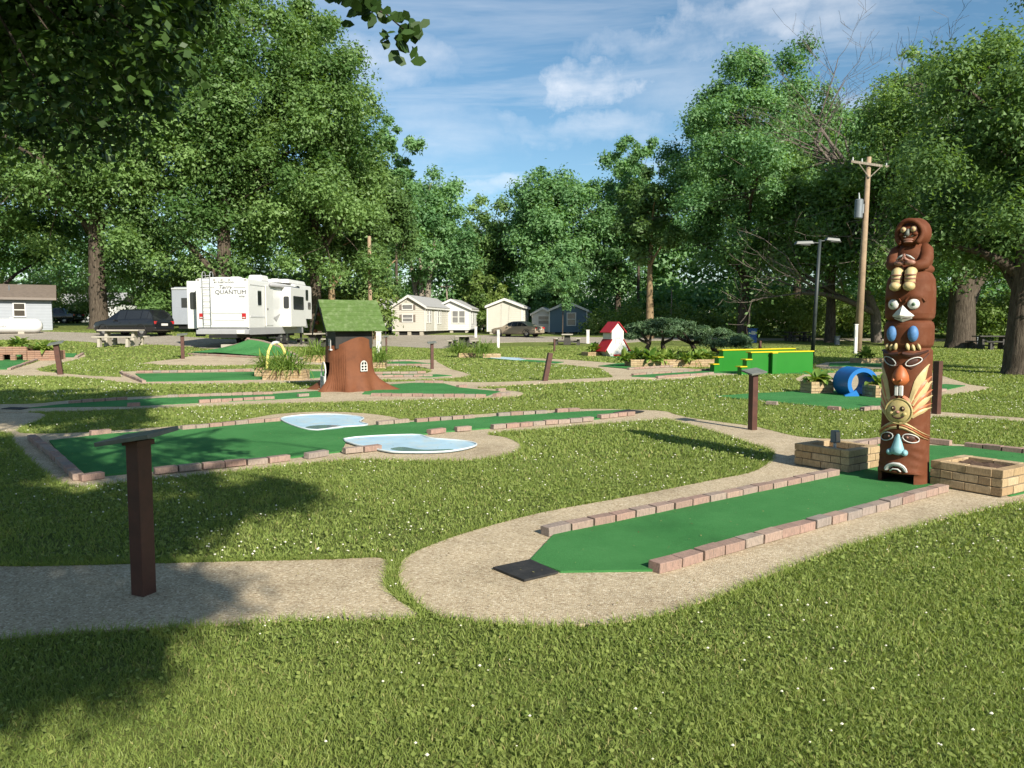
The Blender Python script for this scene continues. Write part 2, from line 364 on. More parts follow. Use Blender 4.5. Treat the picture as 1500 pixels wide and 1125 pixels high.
def put(name, me, parent=None):
    o = bpy.data.objects.new(name, me); COL.objects.link(o); o.parent = parent; return o
def tag(o, label=None, cat=None, group=None, kind=None):
    if label: o['label'] = label
    if cat: o['category'] = cat
    if group: o['group'] = group
    if kind: o['kind'] = kind
    return o
def thing(name, label, cat, loc=(0, 0, 0), rz=0, group=None):
    o = bpy.data.objects.new(name, None); COL.objects.link(o); o.location = loc; o.rotation_euler = (0, 0, rz); o.empty_display_size = .2
    return tag(o, label, cat, group)
def copy_tree(o, parent=None):
    c = o.copy(); COL.objects.link(c); c.parent = parent
    for ch in list(o.children): copy_tree(ch, c)
    return c
def raw_mesh(name, co, faces_n, mat, tint=None, parent=None, fv=4):
    """numpy polygon soup: every fv vertices make one face"""
    me = bpy.data.meshes.new(name); nv = len(co); nf = nv // fv
    me.vertices.add(nv); me.vertices.foreach_set('co', np.ascontiguousarray(co, dtype=np.float32).ravel())
    me.loops.add(nv); me.loops.foreach_set('vertex_index', np.arange(nv, dtype=np.int32))
    me.polygons.add(nf); me.polygons.foreach_set('loop_start', np.arange(0, nv, fv, dtype=np.int32))
    if tint is not None:
        a = me.attributes.new('tint', 'FLOAT', 'POINT'); a.data.foreach_set('value', np.repeat(tint, fv).astype(np.float32))
    me.materials.append(MAT[mat]); me.update(calc_edges=True)
    return put(name, me, parent)
def unit(a): return a / np.maximum(np.linalg.norm(a, axis=1, keepdims=True), 1e-9)
def leaf_quads(c, n, size, rng, aspect=.55, fold=.18):
    t = np.cross(n, unit(rng.normal(size=c.shape))); t = unit(t); b = np.cross(n, t); s = size[:, None]
    out = np.empty((len(c), 4, 3)); out[:, 0] = c - t * s; out[:, 1] = c + b * s * aspect + n * s * fold; out[:, 2] = c + t * s; out[:, 3] = c - b * s * aspect + n * s * fold
    return out.reshape(-1, 3)
def leaf_tris(c, n, size, rng):
    t = unit(np.cross(n, unit(rng.normal(size=c.shape)))); b = np.cross(n, t); s = size[:, None]
    return np.stack([c - t * s, c + t * s * .6 + b * s * .58, c + t * s * .6 - b * s * .58], 1).reshape(-1, 3)
def smooth_loop(pts, n=5):
    """closed Catmull-Rom curve through 2-D points"""
    pts = [Vector((p[0], p[1])) for p in pts]; k = len(pts); out = []
    for i in range(k):
        a, b, c, d = pts[i - 1], pts[i], pts[(i + 1) % k], pts[(i + 2) % k]
        for j in range(n):
            t = j / n; out.append(.5 * ((2 * b) + (c - a) * t + (2 * a - 5 * b + 4 * c - d) * t * t + (3 * b - a - 3 * c + d) * t ** 3))
    return [(p.x, p.y) for p in out]
def gpoly(px): return [tuple(G(u, v).xy) for u, v in px]
def in_any(x, y, polys):
    hit = np.zeros(len(x), bool)
    for P in polys:
        lo, hi = P.min(0), P.max(0); c = np.where((x > lo[0]) & (x < hi[0]) & (y > lo[1]) & (y < hi[1]) & ~hit)[0]
        if not len(c): continue
        px, py = x[c], y[c]; ins = np.zeros(len(c), bool); n = len(P); j = n - 1
        for i in range(n):
            xi, yi, xj, yj = P[i, 0], P[i, 1], P[j, 0], P[j, 1]
            if yi != yj: ins ^= ((yi > py) != (yj > py)) & (px < (xj - xi) * (py - yi) / (yj - yi) + xi)
            j = i
        hit[c] = ins
    return hit
HARD = []        # hard surfaces where no grass grows
def sheet(name, poly, off, mat, parent=None, skirt=.06, grass=False):
    """a sheet laid over the land, with edges going down into it"""
    n = len(poly); a = sum(poly[i][0] * poly[(i + 1) % n][1] - poly[(i + 1) % n][0] * poly[i][1] for i in range(n))
    if a < 0: poly = poly[::-1]
    if not grass: HARD.append(np.array(poly))
    ext = np.array(poly); lo, hi = ext.min(0), ext.max(0); extra = []
    if hi[1] > 22:      # follow the slope: finer edges and inner points
        st = max(.7, float((hi - lo).max()) / 45); q = []
        for i in range(n):
            a_, b_ = Vector(poly[i]), Vector(poly[(i + 1) % n]); k = max(1, int((b_ - a_).length / st)); q += [tuple(a_.lerp(b_, j / k)) for j in range(k)]
        poly = q; n = len(poly); gx, gy = np.meshgrid(np.arange(lo[0], hi[0], st), np.arange(lo[1], hi[1], st)); gx, gy = gx.ravel() + .13, gy.ravel() + .17
        ok = in_any(gx, gy, [np.array(poly)]); extra = [Vector((float(a_), float(b_))) for a_, b_ in zip(gx[ok], gy[ok])]
    vs, _, fs, _, _, _ = delaunay_2d_cdt([Vector(p) for p in poly] + extra, [], [list(range(n))], 1, 1e-5)
    m = MB(); m.add([(p.x, p.y, lz(p.x, p.y) + off) for p in vs], [tuple(f) for f in fs])
    for i in range(n):
        (x0, y0), (x1, y1) = poly[i], poly[(i + 1) % n]; z0, z1 = lz(x0, y0) + off, lz(x1, y1) + off
        m.add([(x0, y0, z0 - skirt), (x1, y1, z1 - skirt), (x1, y1, z1), (x0, y0, z0)], [(0, 1, 2, 3)])
    me = m.mesh(name, mat)
    return put(name, me, parent)

# ------------------------------------------------------------------ brick stock (shared meshes)
def brick_meshes(name, L, Wd, H, mat, k=4):
    out = []
    for i in range(k):
        rr = random.Random(i * 13 + 5); b = bmesh.new(); bmesh.ops.create_cube(b, size=1)
        for v in b.verts:
            v.co = Vector((v.co.x * L, v.co.y * Wd, (v.co.z + .5) * H)) + Vector((rr.uniform(-1, 1) * L * .012, rr.uniform(-1, 1) * Wd * .02, rr.uniform(-1, 1) * H * .03))
        bmesh.ops.bevel(b, geom=list(b.edges), offset=min(Wd, H) * .06, segments=1, affect='EDGES')
        me = bpy.data.meshes.new(name); b.to_mesh(me); b.free(); me.materials.append(MAT[mat]); out.append(me)
    return out
KERB = brick_meshes('kerb_brick', 1, .10, .068, 'kerb'); 
TANB = brick_meshes('tan_brick', 1, .095, .066, 'tan'); REDB = brick_meshes('red_brick', 1, .095, .07, 'redbrick')
def kerb_row(parent, a, b, L=.225, off=.03, skip=0.0, rr=random.Random(3), gap=.013):
    """kerb bricks end to end from ground point a to b (as parts of the green)"""
    a, b = Vector(a[:2]), Vector(b[:2]); d = b - a; n = max(1, round(d.length / L)); s = d.length / n; ang = math.atan2(d.y, d.x)
    inv = parent.matrix_world.inverted() if parent else None
    for i in range(n):
        if rr.random() < skip: continue
        p = a + d * ((i + .5) / n)
        o = put('brick', rr.choice(KERB), parent)
        o.location = (p.x + rr.uniform(-.003, .003) - parent.location.x, p.y + rr.uniform(-.003, .003) - parent.location.y, lz(p.x, p.y) + off - .012 + rr.uniform(-.006, .004) - parent.location.z)
        o.rotation_euler = (rr.uniform(-.02, .02), rr.uniform(-.015, .015), ang + rr.uniform(-.03, .03)); o.scale = (s - gap - rr.uniform(0, .008), 1, 1)
def kerb_px(parent, *rows, **k):
    for (u0, v0, u1, v1) in rows: kerb_row(parent, G(u0, v0), G(u1, v1), **k)

# ================================================================== THE SETTING
def build_ground():
    def axis(lo, hi, near):  # finer near the course
        return np.unique(np.concatenate([np.linspace(lo, hi, 25), near]))
    xs = axis(-700, 700, np.linspace(-90, 90, 121)); ys = axis(-150, 900, np.linspace(-8, 130, 139))
    X, Y = np.meshgrid(xs, ys); Z = land(X, Y); nx, ny = len(xs), len(ys)
    idx = np.arange(nx * ny).reshape(ny, nx)
    q = np.stack([idx[:-1, :-1], idx[:-1, 1:], idx[1:, 1:], idx[1:, :-1]], -1).reshape(-1, 4)
    me = bpy.data.meshes.new('ground'); me.from_pydata(np.stack([X, Y, Z], -1).reshape(-1, 3).tolist(), [], q.tolist()); me.materials.append(MAT['lawn'])
    me.polygons.foreach_set('use_smooth', [True] * len(me.polygons))
    tag(put('ground', me), kind='structure')
build_ground()
def path(px, off, mat='concrete', smooth=4, name='path'):
    p = gpoly(px)
    return tag(sheet(name, smooth_loop(p, smooth) if smooth else p, off, mat), kind='structure')
# foreground walk, from the left to the slab of the first hole
path([(-160, 838), (60, 832), (300, 826), (480, 822), (560, 820), (566, 838), (563, 858), (580, 880), (612, 903), (560, 909), (420, 912), (300, 919), (120, 928), (-160, 940)], .012)
# slab round the totem lane
path([(592, 822), (584, 850), (604, 880), (640, 903), (700, 913), (780, 919), (880, 917), (960, 905), (1040, 880), (1120, 848), (1230, 806), (1360, 768), (1500, 736), (1640, 712),
      (1640, 668), (1500, 662), (1400, 652), (1290, 644), (1235, 645), (1170, 641), (1110, 627), (1060, 620), (1010, 613), (975, 605), (960, 612), (985, 617), (1040, 632), (1090, 648), (1132, 664), (1110, 690), (1040, 706), (920, 730), (800, 752), (700, 778), (630, 802)], .016)
# slab round the two-pond green
path([(-160, 640), (0, 634), (20, 650), (60, 690), (108, 714), (180, 708), (300, 696), (420, 683), (520, 674), (620, 676), (700, 674), (752, 664), (763, 653), (742, 642), (716, 636),
      (800, 629), (880, 622), (960, 616), (990, 612), (978, 604), (930, 601), (850, 600), (730, 606), (650, 612), (600, 617), (572, 611), (530, 606), (470, 604), (410, 607), (366, 614), (330, 620), (260, 625), (130, 634), (40, 636), (30, 628), (60, 606), (-160, 606)], .012)
# strip round the stump hole
path([(-160, 596), (40, 593), (100, 588), (250, 580), (400, 575), (470, 568), (560, 561), (640, 559), (700, 561), (800, 558), (1000, 549), (1100, 545), (1101, 548), (1000, 553), (820, 562), (700, 568), (735, 572), (767, 577), (735, 584), (640, 586), (500, 590), (380, 593), (180, 601), (40, 605), (-160, 607)], .020, smooth=3)
path([(-60, 536), (20, 541), (70, 524), (125, 520), (112, 527), (52, 541), (88, 547), (180, 553), (176, 545), (300, 542), (460, 541), (500, 545), (480, 559), (215, 563), (150, 556), (60, 551), (-60, 549)], .012, smooth=2)
path([(205, 533), (262, 526), (300, 519), (400, 519), (470, 528), (470, 535), (320, 536)], .012, smooth=2)
path([(545, 549), (625, 547), (628, 541), (600, 536), (555, 538), (545, 531), (630, 527), (640, 530), (660, 541), (690, 550), (640, 556), (545, 556)], .012, smooth=2)
path([(716, 523), (830, 527), (960, 537), (1010, 540), (1042, 546), (1000, 556), (900, 555), (880, 540), (780, 531)], .008, smooth=2)
path([(1180, 548), (1300, 545), (1330, 536), (1420, 564), (1455, 568), (1390, 579), (1330, 585), (1180, 566)], .012, smooth=2)
path([(1330, 604), (1375, 604), (1440, 609), (1560, 618), (1560, 626), (1470, 616), (1360, 611), (1330, 610)], .010, smooth=2)
path([(1210, 531), (1330, 528), (1330, 540), (1205, 541)], .008, smooth=2)
# gravel road of the campground and the pale lane beyond
path([(-200, 485.5), (60, 486), (250, 492), (400, 499), (520, 497), (565, 491.5), (700, 491.2), (790, 493), (900, 494.6), (1100, 495.5), (1300, 496), (1700, 498), (1700, 502), (1300, 499.2), (1100, 498.7), (960, 499),
      (880, 505), (830, 501), (700, 503), (650, 511), (560, 507), (470, 508), (380, 513), (250, 506), (150, 503), (60, 498), (-200, 496)], .02, 'gravel', 2, 'road')

# ================================================================== PUTTING GREENS
TURF_OFF = .030
def centre(px): 
    p = [G(u, v) for u, v in px]; c = sum(p, Vector()) / len(p); c.z = lz(c.x, c.y); return c
def green(label, px, smooth=0, off=TURF_OFF):
    c = centre(px); g = thing('putting_green', label, 'putting green', c, 0, 'putting greens of the course')
    p = gpoly(px); t = sheet('turf', smooth_loop(p, smooth) if smooth else p, off, 'turf', g, .03); t.location = -c
    return g
def on_green(g, name, px, off, mat, smooth=0, skirt=.012):
    p = gpoly(px); p = smooth_loop(p, smooth) if smooth else p; o = sheet(name, p, off, mat, g, skirt); o.location = -g.location
    if name == 'pond':
        m = MB(); m.tube([(x, y, lz(x, y) + off + .004) for x, y in p + p[:1]], .013, 6, caps=False); r = m.build('rim', 'rimpaint', o, True)
    return o

g1 = green('long green turf lane with brick kerbs leading to the totem pole', [(776, 826), (821, 843), (955, 841), (1100, 798), (1240, 757), (1350, 724), (1372, 716), (1480, 730), (1620, 700), (1620, 678), (1500, 667), (1415, 657), (1290, 653), (1262, 664), (1215, 697), (1040, 734), (812, 787)])
on_green(g1, 'tee_mat', [(722, 838), (768, 857), (818, 845), (777, 826)], .034, 'rubber')
kerb_px(g1, (797, 788, 1224, 699), (956, 842, 1382, 722), (1240, 660, 1292, 650), (1358, 651, 1394, 655), (1414, 657, 1560, 674), (1492, 722, 1600, 706))

g2 = green('wide green turf fairway pinched between two pale blue ponds', [(72, 648), (118, 703), (230, 692), (370, 680), (500, 664), (508, 647), (606, 640), (650, 635), (720, 629), (860, 618), (936, 606), (918, 602), (846, 605), (730, 612), (610, 620), (539, 626), (453, 632), (410, 619), (330, 626), (160, 638)])
on_green(g2, 'pond', [(412, 618), (453, 633), (500, 629), (538, 626), (527, 621), (532, 615), (505, 611), (472, 610), (430, 612.5)], .0345, 'pond', 4)
on_green(g2, 'pond_water', [(448, 630), (475, 632.5), (505, 629), (485, 626), (458, 627)], .0385, 'pondwater', 4)
on_green(g2, 'pond', [(504, 647), (560, 664), (596, 667), (650, 666), (684, 661), (698, 655), (680, 650), (632, 646), (604, 640.5)], .0345, 'pond', 4)
on_green(g2, 'pond_water', [(572, 662), (600, 666), (648, 665), (664, 662), (620, 663), (590, 659)], .0385, 'pondwater', 4)
on_green(g2, 'tee_mat', [(898, 607), (925, 609), (944, 605), (920, 602.5)], .0365, 'rubber')
kerb_px(g2, (46, 645, 79, 671), (79, 671, 116, 706), (116, 707, 152, 702), (225, 697, 392, 680), (392, 680, 424, 676), (448, 674, 479, 669), (503, 667, 557, 661),
        (627, 638, 651, 635), (667, 634, 689, 632), (720, 630, 868, 618), (877, 615, 928, 609), (131, 640, 162, 637), (265, 632, 362, 623), (362, 623, 410, 619),
        (552, 625, 598, 621), (608, 621, 694, 614.5), (728, 612, 800, 607.5), (814, 606, 848, 604))

g3 = green('narrow green turf lane running into the tree stump house', [(36, 600), (100, 598), (190, 597), (290, 592), (400, 587), (470, 583), (470, 574), (400, 578.5), (245, 584), (150, 590), (90, 594)])
on_green(g3, 'tee_mat', [(2, 601), (30, 602), (44, 599.5), (16, 598.5)], .034, 'rubber')
kerb_px(g3, (101, 593, 186, 587), (245, 584, 400, 579), (186, 597, 206, 596), (291, 592, 402, 586), (436, 583, 452, 582))
g3b = green('rounded green turf putting area behind the tree stump house', [(530, 579), (562, 580), (640, 581), (712, 582), (733, 575), (700, 572), (672, 569), (650, 563), (608, 562), (566, 565), (540, 570)])
kerb_px(g3b, (544, 581.5, 712, 583), (724, 582.5, 746, 579.5), (728, 574.5, 739, 573.5), (670, 569, 683, 568), (608, 562, 650, 562))

g4 = green('straight green turf lane in front of the humped green', [(198, 548.5), (214, 560), (300, 558.5), (440, 556), (480, 553), (480, 545), (365, 546)])
kerb_px(g4, (177, 547, 211, 561.5), (200, 547, 368, 544.5), L=.26); kerb_px(g4, (213, 561, 300, 559.5), L=.26, off=-.03); kerb_px(g4, (300, 559.5, 478, 556), L=.26, off=-.03)

g6 = green('green turf corner under the red brick planter with two openings', [(-60, 527), (44, 527), (12, 542), (-60, 543)])
kerb_px(g6, (64, 524.5, 13, 543)); 
on_green(g6, 'turf', [(-20, 523), (45, 523.5), (108, 524), (113, 518.5), (60, 518), (-20, 518)], .030, 'turf'); kerb_px(g6, (112, 525, 122, 519))
g7 = green('small green turf strip beside the middle brown sign post', [(553, 534), (600, 535), (632, 533.5), (600, 530), (560, 531)])
kerb_px(g7, (553, 536, 628, 536), (556, 530.5, 602, 529.5), L=.3)
g7b = green('short green turf lane with double kerb beyond the stump house', [(560, 551), (630, 553.5), (662, 551), (640, 549.5), (560, 549)])
kerb_px(g7b, (548, 548.5, 624, 547.5), (548, 553.5, 634, 552.5), L=.3)
g8 = green('thin green turf lane with a pale blue water strip by two daylily boxes', [(700, 525), (760, 529.5), (815, 533), (826, 531), (770, 527.5), (712, 522)])
on_green(g8, 'pond', [(718, 525.5), (758, 529), (770, 527.8), (760, 525.5), (726, 523.8)], .034, 'pond')
g9 = green('flat green turf patch in front of the hosta bed', [(876, 537), (926, 541.5), (965, 539), (1000, 535.5), (950, 531), (905, 533)])
kerb_px(g9, (920, 542, 1000, 537), L=.3)
g9b = green('green turf strip beside the small red and white house', [(895, 524), (945, 526.5), (950, 519), (920, 516), (890, 518)])
on_green(g9b, 'pond', [(918, 521), (945, 521), (946, 516), (920, 515.5)], .034, 'pond')
g10 = green('green turf ramp running up to the green and yellow walls', [(925, 553), (962, 554), (1043, 547.5), (1190, 549), (1225, 545), (1180, 541), (1050, 541), (928, 550)])
kerb_px(g10, (926, 551, 1040, 543.5), (962, 555, 1044, 549), L=.3)
g11 = green('wide green turf triangle in front of the blue barrel tunnel', [(1046, 582), (1110, 588), (1180, 595), (1240, 601), (1300, 599), (1335, 596), (1330, 580), (1240, 573), (1165, 575), (1100, 578)])
kerb_px(g11, (1122, 593.5, 1139, 594.5), (1213, 601, 1231, 602.5), (1262, 603, 1292, 600.5))
g12 = green('green turf tip beyond the brown post beside the totem', [(1330, 576), (1382, 573), (1414, 566), (1385, 564), (1330, 568)])
kerb_px(g12, (1366, 576, 1384, 574.5))
g13 = green('far green turf strip under the twin headed lamp post', [(1215, 537), (1330, 538), (1330, 532), (1215, 533)])

def humped_green():
    a, b = G(273, 517), G(385, 523); ax = (b - a); L = ax.length; ax.normalize(); nr = Vector((-ax.y, ax.x, 0)); Wd = 1.9
    c = a + ax * L / 2; c.z = lz(c.x, c.y)
    g = thing('putting_green', 'humped green turf mound with a pale kerb in front of the white trailer', 'putting green', c, 0, 'putting greens of the course')
    def h(s, t):
        q = max(0, math.sin(math.pi * min(1, s / .7 * .5 if s < .35 else .5 + (s - .35) / .65 * .5)))
        return .50 * q ** .9 * (.12 + .88 * t)
    m = MB(); n, k = 26, 8
    for i in range(n + 1):
        for j in range(k + 1):
            s, t = i / n, j / k; p = a + ax * (s * L) + nr * (t * Wd) - c
            m.v.append((p.x, p.y, lz(p.x + c.x, p.y + c.y) - c.z + .03 + h(s, t)))
    for i in range(n):
        for j in range(k):
            q = i * (k + 1) + j; m.f.append((q, q + k + 1, q + k + 2, q + 1)); m.m.append(0)
    m.build('turf', 'turf', g, True)
    HARD.append(np.array([tuple((a + ax * (s * L) + nr * (t * Wd)).xy) for s, t in ((0, 0), (1, 0), (1, 1), (0, 1))]))
    for i in range(n):  # pale kerb along the back and end
        s = (i + .5) / n; p = a + ax * (s * L) + nr * (Wd + .06); dz = h((i + 1) / n, 1) - h(i / n, 1)
        o = put('brick', random.choice(KERB), g); o.location = (p.x - c.x, p.y - c.y, lz(p.x, p.y) - c.z + h(s, 1) - .01); o.scale = (L / n * 1.02, 1.6, 1.1)
        o.rotation_euler = (0, -math.atan2(dz, L / n), math.atan2(ax.y, ax.x))
    m = MB()
    prof = [a + ax * (i / n * L) + nr * (Wd + .14) - c for i in range(n + 1)]
    bk = [Vector((p.x, p.y, lz(p.x + c.x, p.y + c.y) - c.z - .05)) for p in prof]; tp = [b_ + Vector((0, 0, .05 + h(i / n, 1))) for i, b_ in enumerate(bk)]
    fr = [p - nr * .16 for p in bk]; ft = [p - nr * .16 for p in tp]
    o = 0; m.v = [tuple(x) for x in bk + tp + fr + ft]; q = n + 1
    for i in range(n):
        m.f += [(i + 1, i, q + i, q + i + 1), (2 * q + i, 2 * q + i + 1, 3 * q + i + 1, 3 * q + i)]; m.m += [0, 0]
    m.build('side_wall', 'concrete', g)
    kerb_row(g, G(276, 520), G(392, 526), L=.28)
humped_green()

# ================================================================== SIGN POSTS
def sign_post(u, v, h, label, lean=0.0, w=.10, pl=True, rz=.3, tilt=.225, roll=-.10, pw=3.0):
    p = G(u, v); t = thing('sign_post', label, 'sign post', p, rz, 'brown hole marker posts')
    t.rotation_euler = (0, lean, rz)
    m = MB(); m.box((0, 0, h / 2 - .1), (w, w, h + .2)); m.build('post', 'brownpaint', t, bevel=.006)
    if pl:
        m = MB(); m.box((0, -.01, h + .025), (w * pw, w * 2.3, .026), rx=tilt, ry=roll); m.build('plaque', 'plaque', t, bevel=.003)
        m = MB(); m.box((0, 0, h - .01), (w * 1.25, w * 1.25, .03)); m.build('bracket', 'brownpaint', t)
    return t
sign_post(211, 872, .925, 'tall brown sign post with slanted plaque standing in tree shade', w=.098, rz=-.40, tilt=.10, roll=-.17, pw=4.4)
sign_post(1102, 631, .87, 'brown sign post with slanted plaque on the walk short of the totem', rz=.45)
sign_post(1371, 607, .95, 'plain brown post beside the totem pole, without a plaque', pl=False, w=.115, rz=.5)
sign_post(798, 559, .82, 'leaning brown post on the narrow walk', lean=.20, w=.13, pl=False)
sign_post(633, 541, .93, 'brown sign post at the small turf strip behind the stump house', w=.105)
sign_post(89, 549, .98, 'slightly leaning brown sign post by the red brick planter', lean=-.10, w=.145)
sign_post(268, 526, .95, 'brown sign post at the foot of the humped green', w=.13)
sign_post(566, 518.5, .92, 'slim brown sign post near the campground road', w=.09)
sign_post(812, 515, .75, 'dark short post beside the far picnic table', pl=False, w=.1)
sign_post(1113, 519, .72, 'dark short post behind the green and yellow walls', pl=False, w=.12)

# ================================================================== BRICK PLANTERS
def planter(p, rz, lx, ly, courses, label, stock=None, bl=.20, bh=.066, name='brick_planter', group='brick planters', soil=.05):
    stock = stock or TANB; t = thing(name, label, 'planter', p, rz, group); rr = random.Random(int(abs(p.x * 77 + p.y * 31))); wd = .095; J = .008
    for c in range(courses):
        z = c * (bh + J)
        for (ax, ay, bx, by, off) in ((-lx / 2, -ly / 2 + wd / 2, lx / 2, -ly / 2 + wd / 2, 0), (lx / 2, ly / 2 - wd / 2, -lx / 2, ly / 2 - wd / 2, 0),
                                      (lx / 2 - wd / 2, -ly / 2 + wd, lx / 2 - wd / 2, ly / 2 - wd, 1), (-lx / 2 + wd / 2, ly / 2 - wd, -lx / 2 + wd / 2, -ly / 2 + wd, 1)):
            a, b = Vector((ax, ay, 0)), Vector((bx, by, 0)); d = (b - a).length; n = max(1, round(d / bl)); s = d / n; u = (b - a).normalized()
            cuts = [i * s for i in range(n + 1)] if c % 2 == 0 else [0] + [(i + .5) * s for i in range(n)] + [d]
            for q0, q1 in zip(cuts[:-1], cuts[1:]):
                if q1 - q0 < .03: continue
                m = a + u * ((q0 + q1) / 2); o = put('brick', rr.choice(stock), t); o.location = (m.x + rr.uniform(-.002, .002), m.y + rr.uniform(-.002, .002), z + rr.uniform(-.001, .001))
                o.rotation_euler = (0, 0, math.atan2(u.y, u.x) + rr.uniform(-.01, .01)); o.scale = (q1 - q0 - J, 1, bh / .066 if stock is TANB else bh / .07)
    H = courses * (bh + J)
    m = MB(); k = .012
    for (cx, cy, sx, sy) in ((0, -ly / 2 + wd / 2, lx - 2 * k, wd - 2 * k), (0, ly / 2 - wd / 2, lx - 2 * k, wd - 2 * k), (lx / 2 - wd / 2, 0, wd - 2 * k, ly - 2 * wd), (-lx / 2 + wd / 2, 0, wd - 2 * k, ly - 2 * wd)):
        m.box((cx, cy, H / 2 - .02), (sx, sy, H - .006))
    m.build('mortar', 'mortar', t)
    # soil, slightly heaped
    m = MB(); n = 8
    for i in range(n + 1):
        for j in range(n + 1):
            x = (i / n - .5) * (lx - 2 * wd); y = (j / n - .5) * (ly - 2 * wd); m.v.append((x, y, H - soil + rr.uniform(-.012, .012)))
    for i in range(n):
        for j in range(n): q = i * (n + 1) + j; m.f.append((q, q + n + 1, q + n + 2, q + 1)); m.m.append(0)
    m.build('soil', 'soil', t)
    t['H'] = H; return t
LANE = math.atan2(2.3, 3.44)       # direction of the first lane
pl_ = (G(1372, 722) + G(1446, 736) + G(1495, 712) + G(1400, 690)) / 4
planter(G(1434, 717) + Vector((0.02, .0, .03)), LANE - .02, .62, .66, 3, 'square tan brick planter with bare mulch beside the totem pole', bh=.074, soil=.04)
p2 = planter(G(1223, 685) + Vector((0.02, .0, .03)), LANE + .02, .62, .66, 3, 'square tan brick planter holding a small spotlight beside the totem pole', bh=.072, soil=.09)
def spotlight(p):
    t = thing('garden_spotlight', 'small grey garden spotlight on a pipe inside the brick planter', 'spotlight', p, .3)
    m = MB(); m.tube([(0, 0, 0), (0, 0, .14)], .016, 10); m.build('pipe', 'white', t, True)
    m = MB(); m.box((0, 0, .20), (.075, .085, .14), top=.86, rx=-.1); m.build('housing', 'galv', t, bevel=.008)
    m = MB(); m.box((0, -.047, .205), (.055, .006, .10), rx=-.1); m.build('lens', 'paleglass', t)
spotlight(p2.location + Vector((-.02, .02, .12)))

